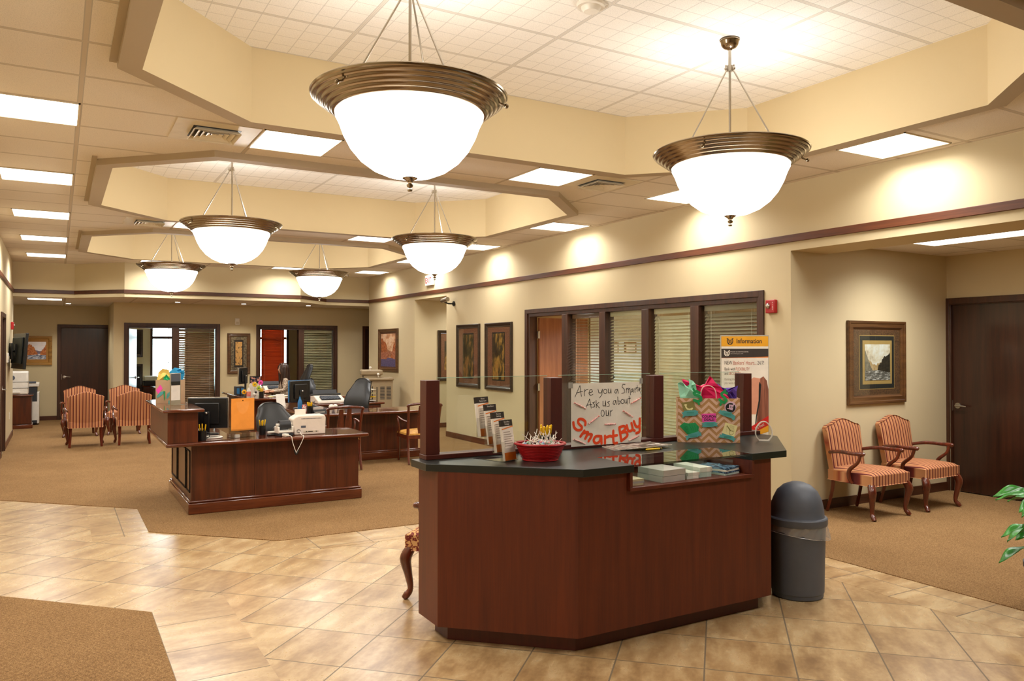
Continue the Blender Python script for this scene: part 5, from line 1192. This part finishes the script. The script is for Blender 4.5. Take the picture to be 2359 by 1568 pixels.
MB().box(-.085, .075, -.06, .06, 0, .035).build('base', DKG, t, bevel=.006); MB().box(-.085, .075, -.062, .06, .035, .055).box(-.088, -.07, -.06, .06, .03, .10).box(.062, .078, -.06, .06, .03, .10).build('cradle', WHT, t, bevel=.006)
MB().cyl((-.06, 0, .115), (.055, 0, .115), .045, n=24).build('card_roll', DKG, t); MB().cyl((.055, 0, .115), (.085, 0, .115), .016).cyl((-.09, 0, .115), (-.06, 0, .115), .016).build('knob', WHT, t)
# printer
t = thing('desk_printer', 'white desktop printer with its cables facing us on the front desk', 'printer', (2.335, 8.40, ZD), -3)
mb = MB(); prof = [(-.165, 0), (.165, 0), (.17, .17), (.165, .195), (.15, .205), (-.12, .205), (-.155, .19), (-.185, .165)]
mb.prism(prof, -.11, .11, Matrix.Rotation(radians(90), 4, 'X')); mb.build('housing', plain('ivory_plastic', '#e2d6c8', .45), t, bevel=.012, seg=3)
mb = MB().box(-.07, .09, -.1125, -.11, .025, .045); mb.build('port_panel', BEI, t); mb = MB().box(-.045, -.03, -.114, -.1125, .03, .038).box(-.02, .03, -.114, -.1125, .03, .038).box(.06, .075, -.114, -.1125, .03, .038); mb.build('port', BLK, t)
mb = MB()
for i in range(16): mb.box(-.09 + .0135 * i, -.082 + .0135 * i, -.1122, -.11, .168, .176)
mb.build('vent_slot', GREYP, t); MB().box(-.095, -.045, -.1118, -.11, .075, .098).build('rating_label', GREYP, t, smooth=False)
MB().box(-.135, -.02, -.02, -.016, .20, .265, Matrix.Rotation(radians(-8), 4, 'X')).build('paper_tray', WHT, t)
mb = MB().tube([(-.12 + .018 * cos(a), -.115, .045 + .016 * sin(a)) for a in [radians(i * 30) for i in range(13)]], .0022, 6); mb.build('cable_clip', BLK, t)
t = thing('power_cable', 'white power cable drooping over the front edge of the front desk', 'cable', (0, 0, 0))
MB().tube(bez([(2.06, 8.20, ZD + .012), (2.09, 8.13, ZD + .010), (2.10, 8.112, ZD - .05), (2.135, 8.11, ZD - .16)], 6), .0035, 8).tube(bez([(2.135, 8.11, ZD - .16), (2.18, 8.112, ZD - .08), (2.215, 8.115, ZD + .002), (2.215, 8.2, ZD + .012), (2.215, 8.275, ZD + .045)], 6), .0032, 8).build('cord', WHT, t)
MB().ob((2.055, 8.225, ZD + .016), (.045, .07, .03), (0, 0, .3)).build('plug', WHT, t, bevel=.006); MB().tube(bez([(2.115, 8.108, ZD - .13), (2.135, 8.106, ZD - .175), (2.16, 8.108, ZD - .13)], 5), .008, 8).build('cable_tie', BLK, t)
# bag and sign on the raised counter
t = thing('gift_bag', 'smaller gift bag with blue and yellow tissue on the raised desk counter', 'gift bag', (1.05, 9.12, ZH), -8)
w2, h2 = .29, .25
MB().box(-w2/2, w2/2, 0, .0012, 0, h2).box(-w2/2, w2/2, .1, .1012, 0, h2).box(-w2/2, -w2/2 + .0012, 0, .1, 0, h2).box(w2/2 - .0012, w2/2, 0, .1, 0, h2).box(-w2/2, w2/2, 0, .1, 0, .0015).build('bag_body', plain('kraft_paper', '#bd9f7e', .7), t, smooth=False)
crumple('tissue_paper', [(-.135,.23),(-.12,.33),(-.08,.37),(-.02,.36),(.0,.29),(-.03,.22),(-.1,.2)], T_YEL, t, .03, 21, .012)
crumple('tissue_paper', [(-.05,.25),(-.02,.33),(.04,.38),(.10,.37),(.115,.34),(.135,.36),(.14,.31),(.125,.25),(.05,.2)], T_BLUE, t, .05, 22, .014)
crumple('tissue_paper', [(-.07,.27),(-.04,.31),(-.01,.27),(.0,.22),(-.05,.2)], T_GRN, t, .012, 23, .008)
flat([(-.142,.14),(-.10,.20),(-.075,.16),(-.118,.10)], PNKC, 'coupon_card', t, -.001); flat([(-.135,.08),(-.10,.12),(-.07,.13),(-.06,.11),(-.1,.075),(-.13,.055)], TEAL, 'ribbon_banner', t, -.001)
flat([(-.07,.13),(-.05,.13),(-.055,.03),(-.06,.03)], GRN, 'banknote', t, -.001); flat([(-.04,.05),(-.03,.1),(.0,.13),(.04,.12),(.06,.07),(.04,.08),(.0,.09),(-.025,.05)], TEAL, 'ribbon_banner', t, -.0015)
flat(circ(.012, .055, .02, 16), INK, 'badge_disc', t, -.001); flat([(-.02,.0),(.035,.0),(.03,.03),(-.018,.03)], TEAL, 'ribbon_banner', t, -.001)
mb = MB(); stroke(mb, [(.035,.2),(.035,.17),(.05,.14)], .008, -.002); mb.build('phone_receiver', CRM, t, smooth=False)
t = thing('counter_sign', 'narrow upright silver edged sign holder on the raised desk counter', 'sign holder', (1.06, 8.80, ZH), 35)
B(-.065, .065, -.008, .008, .0, .33).build('panel', SILV, t, bevel=.003); B(-.06, .055, -.0095, -.008, .05, .22).build('printed_sheet', PAPER, t, smooth=False); B(-.06, .055, -.0095, -.008, .22, .325).build('grey_header', GREYP, t, smooth=False); B(-.06, .055, -.011, -.0095, .205, .245).build('black_band', BLK, t, smooth=False)
B(-.065, .075, -.06, .06, 0, .004).build('foot', SILV, t)
# right desk
def typewriter(lbl, loc, rz):
    t = thing('typewriter', lbl, 'typewriter', loc, rz)
    pr = [(-.21, 0), (.19, 0), (.20, .04), (.19, .115), (.02, .125), (-.20, .045)]
    MB().prism([(y, z) for y, z in pr], -.24, .24, Matrix(((0, 0, 1, 0), (1, 0, 0, 0), (0, 1, 0, 0), (0, 0, 0, 1)))).build('housing', plain('ivory_plastic', '#e2d6c8', .45), t, bevel=.012)
    MB().ob((0, -.11, .088), (.34, .14, .01), (radians(20), 0, 0)).build('keyboard', DKG, t, bevel=.003)
    mb = MB()
    for r in range(4):
        for c in range(13): mb.ob((-.15 + .025 * c, -.16 + .033 * r, .082 + .012 * r), (.018, .02, .012), (radians(20), 0, 0))
    mb.build('keys', GREYP, t); MB().cyl((-.235, .11, .135), (.235, .11, .135), .02).build('platen', BLK, t)
    for s in (-1, 1): MB().cyl((s * .235, .11, .135), (s * .26, .11, .135), .018).build('knob', BLK, t)
    MB().ob((0, .155, .17), (.42, .01, .09), (radians(-25), 0, 0)).build('paper_support', DKG, t, bevel=.003); return t
typewriter('ivory typewriter on the credenza of the right desk', (3.95, 12.98, ZD), 3); typewriter('ivory typewriter on the far desk beside the woman', (4.02, 17.02, ZD), 0)
t = thing('name_plate', 'black name plate on the front edge of the right desk', 'name plate', (3.19, 10.87, ZD), 4)
MB().prism([(-.035, 0), (.035, 0), (.0, .06)], -.09, .09, Matrix(((0, 0, 1, 0), (1, 0, 0, 0), (0, 1, 0, 0), (0, 0, 0, 1)))).build('plate', BLK, t)
mb = MB(); rnd = random.Random(9); x = -.07
while x < .065:
    l_ = rnd.uniform(.004, .01); mb.box(x, x + l_, -.0265, -.0235, .018, .031); x += l_ + .0025
mb.build('engraved_line', PAPER, t, smooth=False)
t = thing('card_holder', 'clear holder of pale cards behind the black name plate', 'card holder', (3.20, 10.97, ZD), 4); B(-.075, .075, -.02, .02, 0, .03).build('holder', ACR, t, smooth=False); B(-.07, .07, -.012, .012, .004, .085).build('cards', plain('pale_cards', '#d9cfc8', .6), t, smooth=False)
t = thing('tooth_ornament', 'white rounded ornament on the right desk beside the cards', 'ornament', (3.40, 10.92, ZD)); MB().sph((-.028, 0, .085), .038, 14, 10).sph((.028, 0, .085), .038, 14, 10).cyl((-.03, 0, .07), (-.038, 0, 0), .03, .014).cyl((.03, 0, .07), (.038, 0, 0), .03, .014).build('body', WHT, t)
t = thing('drink_can', 'red and white drink can beside the pen cup on the right desk', 'can', (2.975 + .05, 11.06, ZD)); MB().lathe([(1e-6, 0), (.026, 0), (.031, .006), (.031, .11), (.026, .12), (1e-6, .12)], n=20).build('can_body', mottled('can_print', [(.45, '#e8e2dc'), (.55, '#b02a28')], 30, .3), t)
t = thing('bottle', 'slim blue bottle leaning dark beside the right desk monitor', 'bottle', (3.06, 11.42, ZD)); MB().lathe([(1e-6, 0), (.03, 0), (.033, .01), (.033, .13), (.02, .17), (.012, .19), (.012, .215), (1e-6, .215)], n=20).build('bottle_body', BLUEM, t); MB().cyl((0, 0, .215), (0, 0, .235), .014).build('cap', BLK, t)
t = thing('letter_tray', 'black four tier letter tray with papers on the right desk credenza', 'letter tray', (4.66, 13.02, ZD), -4)
for i in range(4):
    B(-.13, .13, -.15, .15, .01 + .062 * i, .015 + .062 * i).build('shelf', BLK, t); B(-.12, .11, -.155, .14, .0155 + .062 * i, .024 + .062 * i).build('papers', [PAPER, YEL, PAPER, BEI][i % 4] if i != 2 else CRM, t, smooth=False)
for x, y in ((-.13, -.14), (.13, -.14), (-.13, .14), (.13, .14)): MB().cyl((x, y, 0), (x, y, .25), .007, n=8).build('post', BLK, t)
t = thing('telephone', 'black desk telephone with tangled cords beside the right desk monitor', 'telephone', (3.28, 11.36, ZD), 15)
MB().prism([(-.1, 0), (.11, 0), (.11, .07), (-.1, .03)], -.09, .09, Matrix(((0, 0, 1, 0), (1, 0, 0, 0), (0, 1, 0, 0), (0, 0, 0, 1)))).build('phone_body', BLK, t, bevel=.006)
MB().tube(bez([(-.07, -.09, .06), (-.075, -.05, .085), (-.075, .05, .10), (-.07, .09, .095)]), rint([.024, .016, .016, .024]), 10).build('handset', BLK, t)
for q_ in range(3): MB().tube([(.0 + (.06 + .01 * q_) * cos(a), .16 + .05 * sin(a * (1 + .0 * q_)), .05 + .05 * sin(a + q_) + .02 * q_) for a in [2 * pi * i / 20 for i in range(21)]], .004, 6).build('coiled_cord', BLK, t)
o = tag(B(-.07, .07, -.005, .005, 0, .20).build('paper_stand', PAPER, smooth=False), 'white sheet leaning on a copy stand left of the central monitor', 'paper', loc=(3.07, 12.55, ZD), rz=10); o.rotation_euler = (radians(-18), 0, radians(10))
t = thing('keyboard', 'black keyboard on the right desk behind the telephone', 'keyboard', (3.42, 12.2, ZD), 70); B(-.2, .2, -.07, .07, 0, .018).build('case', BLK, t, bevel=.004); mb = MB(); [mb.box(-.19 + .024 * c, -.172 + .024 * c, -.06 + .024 * r, -.042 + .024 * r, .018, .024) for r in range(5) for c in range(16)]; mb.build('keys', DKG, t)
# cash sorter
t = thing('coin_sorter', 'tall beige coin sorting machine standing against the right wall behind the desk', 'machine', (5.76, 15.45, C0), -14)
MB().prism([(-.30, 0), (.26, 0), (.28, .98), (-.14, .98), (-.22, .6)], -.22, .22, Matrix(((1, 0, 0, 0), (0, 0, -1, 0), (0, 1, 0, 0), (0, 0, 0, 1)))).build('cabinet', TAUPE, t, bevel=.01)
MB().box(-.34, .30, -.26, .24, .98, 1.04).build('work_surface', TAUPE, t, bevel=.02)
MB().box(-.36, .08, -.2, .2, 1.09, 1.20).build('hopper', TAUPE, t, bevel=.03, seg=3); MB().box(-.30, .04, -.17, .17, 1.04, 1.09).build('hopper_neck', TAUPE, t)
for x in (.02, .15):
    mb = MB()
    for i in range(9): mb.box(x, x + .09, -.224, -.22, .60 + .03 * i, .615 + .03 * i)
    mb.build('vent_grille', DKG, t)
for x, z in ((-.18, 1.235), (-.02, 1.10)): MB().cyl((x, -.22, z - .05), (x, -.22, z), .008).sph((x, -.22, z + .01), .028, 12, 8).build('handle_knob', WHT, t)
# far desk items
t = thing('photo_frame', 'small black framed family photo at the back of the far desk', 'photo frame', (3.66, 17.22, ZD), 0); MB().rect_sweep(.24, .19, [(0, 0), (0, .012), (.014, .012), (.016, .008)]).build('frame', BLK, t).location = (0, 0, .23); o = B(-.106, .106, -.008, .0, .15, .31).build('photo', mottled('photo_print', [(.4, '#191a20'), (.52, '#3c3a44'), (.6, '#e09a80')], 22, .2), t, smooth=False); MB().cyl((0, .0, .135), (0, .05, 0), .006).cyl((-.05, 0, .135), (-.05, 0, 0), .005).cyl((.05, 0, .135), (.05, 0, 0), .005).build('easel', BLK, t)
for i in range(2):
    t = thing('file_box', ['left dark blue box file', 'right dark blue box file'][i] + ' standing at the left edge of the far desk', 'box file', (3.045 + .08 * i, 15.98, ZD), 0, 'box files on the far desk'); B(-.035, .035, -.12, .12, 0, .17).build('case', DKG, t, bevel=.004); B(-.025, .025, -.1215, -.12, .03, .14).build('spine_label', BLUEM, t, smooth=False)
for i in range(3): tag(MB().box(-.15, .15, -.1, .1, 0, .018).build('paper_stack', [PAPER, BEI, PGY][i], smooth=False), ['bottom', 'middle', 'top'][i] + ' ream of the loose paper pile before the far monitor', 'papers', 'paper pile on the far desk', loc=(3.36, 15.93, ZD + .0185 * i), rz=5 - 7 * i)
def flower(lbl, loc, col, ctr):
    t = thing('paper_flower', lbl, 'flower', loc, 0, 'bright paper flowers on the far desk'); mb = MB()
    for i in range(6): a = 2 * pi * i / 6; mb.sph((.028 * cos(a), 0, .028 * sin(a)), .02, 8, 6, (1, .35, 1))
    mb.build('petals', col, t); MB().sph((0, -.008, 0), .014, 10, 8, (1, .6, 1)).build('flower_centre', ctr, t); MB().cyl((0, 0, 0), (0, .0, ZD - loc[2] + .001), .0025, n=6).build('stem', T_GRN, t)
flower('yellow paper flower, upper one, on the far desk', (3.30, 15.58, ZD + .22), YEL, OLV); flower('lime green paper flower, lower one, on the far desk', (3.36, 15.50, ZD + .15), plain('lime', '#b8c83c', .6), GRD); flower('pink paper flower on the far desk, right of the yellow one', (3.42, 15.62, ZD + .25), PNKC, RED)
flower('yellow sunflower ornament at the left corner of the far desk', (3.03, 15.22, ZD + .10), plain('sunflower', '#f0b41c', .6), BLK)
t = thing('bottle', 'clear bottle with a pink label on the far desk corner', 'bottle', (3.10, 15.15, ZD)); MB().lathe([(1e-6, 0), (.035, 0), (.038, .01), (.038, .12), (.02, .16), (.018, .18), (1e-6, .18)], n=20).build('bottle_body', WHT, t); MB().lathe([(.0385, .02), (.0385, .11)], n=20).build('bottle_label', mottled('pink_label', [(.45, '#e0907c'), (.6, '#d8564c')], 40, .5), t)
t = thing('greeting_card', 'white scalloped card standing behind the paper flowers', 'card', (3.33, 15.75, ZD + .0), 6); flat([(-.1, .1), (-.11, .2), (-.08, .24), (-.03, .23), (.0, .26), (.04, .23), (.1, .23), (.12, .17), (.1, .1)], PAPER, 'card_front', t, 0, .003); MB().box(-.08, .08, -.002, .06, 0, .10).build('card_base', PAPER, t, smooth=False)
for i in range(3): tag(MB().box(-.15, .15, -.11, .11, 0, .006).build('paper_folder', [BEI, CRM, PAPER][i], smooth=False), ['bottom', 'middle', 'top'][i] + ' open folder under the woman\'s hand on the far desk', 'folder', 'folders on the far desk', loc=(3.60 + .03 * i, 15.12, ZD + .0065 * i), rz=4 * i - 3)
t = thing('desk_ornament', 'small white and black ornament beside the pen cup on the far desk', 'ornament', (3.20, 15.12, ZD)); MB().sph((0, 0, .05), .035, 12, 8).build('body', WHT, t); MB().sph((.02, -.01, .095), .022, 12, 8).build('head', BLK, t)

# ------------------------------------------------------------------ left recess machines and television
t = thing('printer_cabinet', 'dark wood cabinet at the far left under the white printer', 'cabinet', (-.82, 19.15, C0))
B(-.36, .36, -.27, .27, .08, .66).build('cabinet_body', DESKW, t, bevel=.003); B(-.39, .39, -.30, .28, .66, .69).build('cabinet_top', DESKX, t, bevel=.006); B(-.38, .38, -.29, .28, 0, .08).build('plinth', DESKX, t, bevel=.006); B(-.34, .34, -.285, -.272, .1, .64).build('door', DESKW, t)
t = thing('office_printer', 'white office printer standing on the dark cabinet at far left', 'printer', (-.78, 19.12, C0 + .69))
B(-.26, .26, -.22, .22, 0, .48).build('housing', WHT, t, bevel=.03, seg=3); MB().box(-.262, .262, -.224, .18, .135, .142).box(-.262, .262, -.224, .18, .262, .269).build('tray_seam', GREYP, t); MB().cyl((-.02, -.2235, .35), (-.02, -.222, .35), .05, n=28).build('speaker_grille', GREYP, t); B(-.12, .12, -.25, -.22, .04, .07).build('tray_handle', WHT, t)
t = thing('copier', 'tall black and white copier beside the white printer at far left', 'copier', (-.62, 19.95, C0))
B(-.28, .24, -.28, .28, .03, .82).build('lower_body', DKG, t, bevel=.01); B(.24, .28, -.28, .28, .03, .70).build('side_panel', WHT, t, bevel=.008); B(-.30, .28, -.30, .30, .82, .90).build('scanner_lid', WHT, t, bevel=.012); MB().box(-.1, .27, -.285, -.28, .1, .5).build('paper_drawer', WHT, t); B(.0, .22, -.31, -.1, .90, .93).build('control_panel', GREYP, t); B(-.2, .2, -.2, .2, 0, .03).build('feet', BLK, t)
t = thing('wall_television', 'flat black television on a swing arm at the far left wall', 'television', (-.575, 16.15, 1.60), 102)
M_ = Matrix.Rotation(radians(4), 4, 'X')
MB().box(-.52, .52, -.022, .022, -.31, .31, M_).build('bezel', BLK, t, bevel=.006); MB().box(-.49, .49, -.024, -.022, -.28, .29, M_).build('screen', plain('dark_screen', '#0c1724', .12), t, smooth=False)
MB().box(-.40, .40, .022, .055, -.22, .24, M_).build('rear_shell', plain('rear_black', '#1c211d', .6), t, bevel=.015)
t2 = MB().box(-.05, .05, .05, .075, -.12, .12).tube([(0, .07, 0), (.10, .11, 0), (.03, .14, 0)], .02, 8).box(-.08, .14, .118, .138, -.14, .14).build('swing_arm', BLK, t, bevel=.003)

# ------------------------------------------------------------------ far left office furniture
t = thing('drawer_cabinet', 'dark drawer cabinet under the sunlit window of the left office', 'cabinet', (2.42, 22.2, C0))
B(-.52, .52, -.26, .26, 0, .66).build('cabinet_body', DESKW, t); B(-.54, .54, -.28, .27, .66, .69).build('cabinet_top', DESKX, t)
for z in (.08, .27, .46): B(-.49, .49, -.272, -.26, z, z + .17).build('drawer', DESKW, t, bevel=.003); 
t = thing('desk_printer', 'small black and white printer on the drawer cabinet in the left office', 'printer', (2.08, 22.18, C0 + .69)); B(-.17, .17, -.16, .16, 0, .11).build('housing', BLK, t, bevel=.01); MB().box(-.16, .16, -.14, .14, .11, .24).build('scanner', WHT, t, bevel=.03)
t = thing('office_desk', 'dark desk seen through the blinds of the left office', 'desk', (2.75, 20.4, C0))
B(-.75, .75, -.35, -.32, .05, .69).build('front_panel', DESKW, t); B(-.8, .8, -.4, .4, .69, .73).build('desktop', DESKX, t, bevel=.006); B(-.75, -.72, -.32, .36, 0, .69).build('side_panel', DESKW, t); B(.72, .75, -.32, .36, 0, .69).build('side_panel', DESKW, t)
for i in range(4): tag(MB().box(-.15, .15, -.11, .11, 0, .045).build('paper_stack', [PAPER, BEI, PAPER, WHT][i], smooth=False), ['lowest', 'second lowest', 'second highest', 'highest'][i] + ' ream of the white paper pile in the left office', 'papers', 'paper pile in the left office', loc=(3.28, 20.25, C0 + .73 + .046 * i), rz=3 * i)

# ------------------------------------------------------------------ office at right, behind the blinds
t = thing('wall_notice', 'pair of small framed notices on the far wall of the glazed office', 'notice', (8.62, 10.985, 1.66), 0)
for x in (-.2, .2): B(x - .13, x + .13, -.02, 0, -.1, .1).build('frame', FR_G, t); B(x - .10, x + .10, -.024, -.02, -.075, .075).build('sheet', PAPER, t, smooth=False)
t = thing('daylight_panel', 'large added panel in pale daylight colour inside the glazed office, seen through the blinds', 'daylight_panel', (8.65, 11.0, 1.45), 0)  # invented panel, its pale blue stands in for bright window daylight
MB().rect_sweep(1.42, 1.7, [(0, 0), (0, .02), (.02, .02), (.02, .012)]).build('frame', SILV, t); B(-.69, .69, -.012, 0, -.83, .83).build('daylight_face', plain('daylight_tint', '#dde8ec', .25), t, smooth=False)
t = thing('bookcase', 'tall dark bookcase inside the glazed office', 'bookcase', (10.42, 10.2, C0), -90); MB().box(-.7, -.67, -.16, .18, 0, 2.1).box(.67, .7, -.16, .18, 0, 2.1).box(-.67, .67, .16, .18, 0, 2.1).build('carcass', OAK, t)
for z in (.05, .55, 1.0, 1.45, 2.07): B(-.67, .67, -.14, .16, z, z + .025).build('shelf', OAK, t)

# ------------------------------------------------------------------ plant at the right edge
t = thing('potted_plant', 'leafy green potted plant at the right edge of the picture', 'plant', (5.26, 2.42, .001))
MB().lathe([(1e-6, 0), (.14, 0), (.15, .01), (.19, .30), (.205, .31), (.205, .34), (.185, .34), (.18, .30), (1e-6, .30)], n=32).build('pot', DKG, t); MB().lathe([(1e-6, .30), (.18, .30), (.18, .315), (1e-6, .32)], n=20).build('soil', plain('soil', '#2c1e14', .9), t)
LEAF = NT('glossy_leaf'); LEAF.P(Roughness=.35); lf = LEAF.noise(LEAF.coord(), 12, 3); lr = LEAF.ramp(lf, [(.3, H('#155f12')), (.7, H('#34921c'))]); LEAF.l(lr.outputs[0], LEAF.b.inputs['Base Color']); LEAF.b.inputs['Subsurface Weight'].default_value = .0; LEAF = LEAF.m
def leaf(parent, base, tip, wd, droop=.05, roll=0.0):
    bse, tp = Vector(base), Vector(tip); d = tp - bse; side = d.cross(Vector((0, 0, 1))).normalized(); side = (Matrix.Rotation(roll, 3, d.normalized()) @ side); up = side.cross(d).normalized(); mb = MB()
    def f(u, v):
        s_ = v; w_ = wd * sin(pi * min(1, s_ * .96 + .02)) ** .8 * (1 - .35 * s_); x = (2 * u - 1)
        p = bse + d * s_ + side * x * w_ + up * (abs(x) * w_ * .35 + .006 * sin(9 * s_ + 3 * x)) - Vector((0, 0, droop * s_ * s_)); return tuple(p)
    mb.grid(f, 6, 12); return mb.build('leaf', LEAF, parent, solid=.001, ang=80)
rnd = random.Random(11)
tips = [((-.50, .06, .58), .055), ((-.42, .02, .72), .05), ((-.40, .16, .42), .06), ((-.30, -.05, .86), .05), ((-.33, .10, .56), .05)]
for i in range(16):
    a = 2 * pi * i / 16 + .2; tips.append(((.36 * cos(a), .36 * sin(a), rnd.uniform(.45, 1.0)), .05))
for (tp, wd) in tips:
    tv = Vector(tp); ba = Vector((tv.x * .5, tv.y * .5, tv.z * .9 + .08))
    MB().tube(bez([(tv.x * .08, tv.y * .08, .31), (tv.x * .25, tv.y * .25, ba.z * .8), tuple(ba)], 5), [.005] * 11, 6).build('stem', T_GRN if False else LEAF, t)
    leaf(t, ba, tv, wd, .05, rnd.uniform(-.5, .5))

# ------------------------------------------------------------------ the seated woman
def skin_body(name, verts, edges, mat, parent, sub=2):
    me = bpy.data.meshes.new(name); me.from_pydata([v[0] for v in verts], edges, []); o = bpy.data.objects.new(name, me); COL.objects.link(o)
    o.modifiers.new('skin', 'SKIN'); sk = me.skin_vertices[0].data if me.skin_vertices else None
    if sk is None:
        bm = bmesh.new(); bm.from_mesh(me); bm.verts.layers.skin.verify(); bm.to_mesh(me); bm.free(); sk = me.skin_vertices[0].data
    for i, v in enumerate(verts): sk[i].radius = (v[1], v[2] if len(v) > 2 else v[1])
    sk[0].use_root = True
    m = o.modifiers.new('sub', 'SUBSURF'); m.levels = m.render_levels = sub
    dg = bpy.context.evaluated_depsgraph_get(); me2 = bpy.data.meshes.new_from_object(o.evaluated_get(dg)); bpy.data.objects.remove(o)
    me2.materials.clear(); me2.materials.append(mat); me2.polygons.foreach_set('use_smooth', [True] * len(me2.polygons))
    o = bpy.data.objects.new(name, me2); COL.objects.link(o); o.parent = parent; return o
SKIN = plain('skin', '#d09a7a', .5); SHIRT = mottled('patterned_blouse', [(.4, '#6e5648'), (.5, '#b09a84'), (.6, '#d8c8b0')], 60, .8); TROU = plain('dark_trousers', '#1d1c20', .8); HAIRM = wood('brown_hair', '#1c0f0a', '#3c2014', 'z', .35, .2)
t = thing('person', 'seated woman with long brown hair and patterned blouse working at the far desk', 'person', (4.08, 16.40, C0), 0)
# local: faces -X ; seat top .5
V_ = [((.02, 0, .57), .13, .15), ((.02, 0, .70), .105, .125), ((.0, 0, .85), .11, .14), ((-.01, 0, .97), .10, .13), ((-.01, 0, 1.035), .05, .05), ((-.02, 0, 1.09), .042),
      ((-.01, -.155, .985), .05), ((-.06, -.20, .78), .04), ((-.26, -.17, .765), .032), ((-.36, -.30, .765), .022),
      ((-.01, .155, .985), .05), ((-.06, .20, .78), .04), ((-.27, .12, .765), .032), ((-.38, .02, .768), .022),
      ((-.02, -.09, .56), .09), ((-.44, -.10, .55), .06), ((-.42, -.10, .28), .048), ((-.42, -.10, .09), .034), ((-.54, -.10, .045), .032),
      ((-.02, .09, .56), .09), ((-.44, .10, .55), .06), ((-.42, .10, .28), .048), ((-.42, .10, .09), .034), ((-.54, .10, .045), .032)]
E_ = [(0, 1), (1, 2), (2, 3), (3, 4), (4, 5), (3, 6), (6, 7), (7, 8), (8, 9), (3, 10), (10, 11), (11, 12), (12, 13), (0, 14), (14, 15), (15, 16), (16, 17), (17, 18), (0, 19), (19, 20), (20, 21), (21, 22), (22, 23)]
bd = skin_body('body', V_, E_, SHIRT, t, 2)
bd.data.materials.append(TROU); bd.data.materials.append(SKIN)
for p in bd.data.polygons:
    c = p.center
    if c.z < .585 or (c.z < .62 and c.x < -.1): p.material_index = 1
    if c.z > 1.045 or (c.x < -.27 and c.z > .70): p.material_index = 2
# head with face
mb = MB()
def hd(u, v):
    th = 2 * pi * u; ph_ = pi * v; x, y, z = -cos(th) * sin(ph_), sin(th) * sin(ph_), cos(ph_)
    r = 1.0; X, Y, Z = x * .094, y * .074, z * .118
    if Z < 0: X *= 1 + .25 * Z / .118 * (1 if x > 0 else .35); Y *= 1 + .32 * Z / .118
    if x < 0:
        X -= .016 * math.exp(-((y * .074) / .013) ** 2 - ((Z + .012) / .02) ** 2)     # nose
        X -= .006 * math.exp(-((y * .074) / .022) ** 2 - ((Z + .052) / .009) ** 2)    # lips
        X -= .007 * math.exp(-((y * .074) / .025) ** 2 - ((Z + .09) / .016) ** 2)     # chin
        X += .008 * (math.exp(-(((y * .074) - .03) / .014) ** 2 - ((Z - .012) / .014) ** 2) + math.exp(-(((y * .074) + .03) / .014) ** 2 - ((Z - .012) / .014) ** 2))
    return (X - .035, Y, Z + 1.205)
mb.grid(hd, 48, 32); head = mb.build('head', SKIN, t, ang=80)
for s in (-1, 1):
    MB().sph((-.112, s * .03, 1.216), .011, 12, 8).build('eye', PAPER, head); MB().sph((-.1215, s * .03, 1.216), .0045, 10, 6).build('iris', BLK, head)
    MB().sph((-.03, s * .073, 1.20), .018, 10, 8, (.7, .35, 1.4)).build('ear', SKIN, head)
mb = MB()
for s in (-1, 1): mb.tube([(-.128, s * .033 + .018 * cos(a), 1.214 + .013 * sin(a)) for a in [2 * pi * i / 16 for i in range(17)]], .0016, 6).tube([(-.128, s * .05, 1.216), (-.03, s * .078, 1.214)], .0016, 6)
mb.tube([(-.128, -.014, 1.216), (-.13, 0, 1.219), (-.128, .014, 1.216)], .0014, 6).build('glasses', BLK, head)
MB().sph((-.125, 0, 1.152), .018, 12, 8, (.35, 1, .35)).build('mouth', plain('lips', '#a8524a', .5), head)
mb = MB()
def hr(u, v):
    a = radians(-118) + radians(236) * u            # wraps the back and sides; 0 = back (+X)
    if v < .45:
        k = v / .45; ph_ = k * pi / 2; R_ = sin(ph_); x = cos(a) * R_ * .112; y = sin(a) * R_ * .092; z = 1.225 + cos(ph_) * .118
    else:
        k = (v - .45) / .55; x = cos(a) * (.112 + .022 * k) ; y = sin(a) * (.092 + .03 * k - .02 * k * k); z = 1.225 - k * .40
        if x < 0: x *= (1 - .15 * k)
    w_ = .006 * sin(a * 14 + 5 * v) * min(1, v * 3)
    return (x * (1 + w_ * 6) - .028, y * (1 + w_ * 6), z)
mb.grid(hr, 64, 26); mb.build('hair', HAIRM, t, solid=.014, ang=80)
for s in (-1, 1): MB().tube(bez([(-.075, s * .05, 1.325), (-.105, s * .078, 1.25), (-.085, s * .092, 1.12), (-.08, s * .085, .95), (-.07, s * .09, .84)], 5), rint([.012, .022, .028, .026, .008], 5), 8).build('hair_strand', HAIRM, t)
def hand(wrist, ang, parent, s):
    M = Matrix.Translation(wrist) @ Matrix.Rotation(ang, 4, 'Z')
    fl = [(.074, .030), (.082, .010), (.076, -.010), (.060, -.028)]
    V2 = [((-.0, 0, 0), .020, .014), ((-.04, 0, .0), .030, .013), ((-.075, 0, .0), .034, .012)]; E2 = [(0, 1), (1, 2)]
    vs = [(tuple(M @ Vector(v[0])), v[1], v[2]) for v in V2]
    skin_body('palm', vs, E2, SKIN, parent, 1)
    for L, y in fl:
        q = [(-.075, y, .002), (-.075 - L * .42, y * 1.1, .010), (-.075 - L * .75, y * 1.15, .002), (-.075 - L * .95, y * 1.15, -.010)]
        MB().tube([tuple(M @ Vector(p)) for p in q], [.0095, .009, .008, .0065], 8).build('finger', SKIN, parent, ang=80)
    q = [(-.025, s * .026, 0), (-.05, s * .05, -.002), (-.078, s * .056, -.008)]
    MB().tube([tuple(M @ Vector(p)) for p in q], [.011, .0095, .007], 8).build('thumb', SKIN, parent, ang=80)
hand((-.36, -.30, .765), radians(45), t, 1); hand((-.38, .02, .768), radians(30), t, -1)
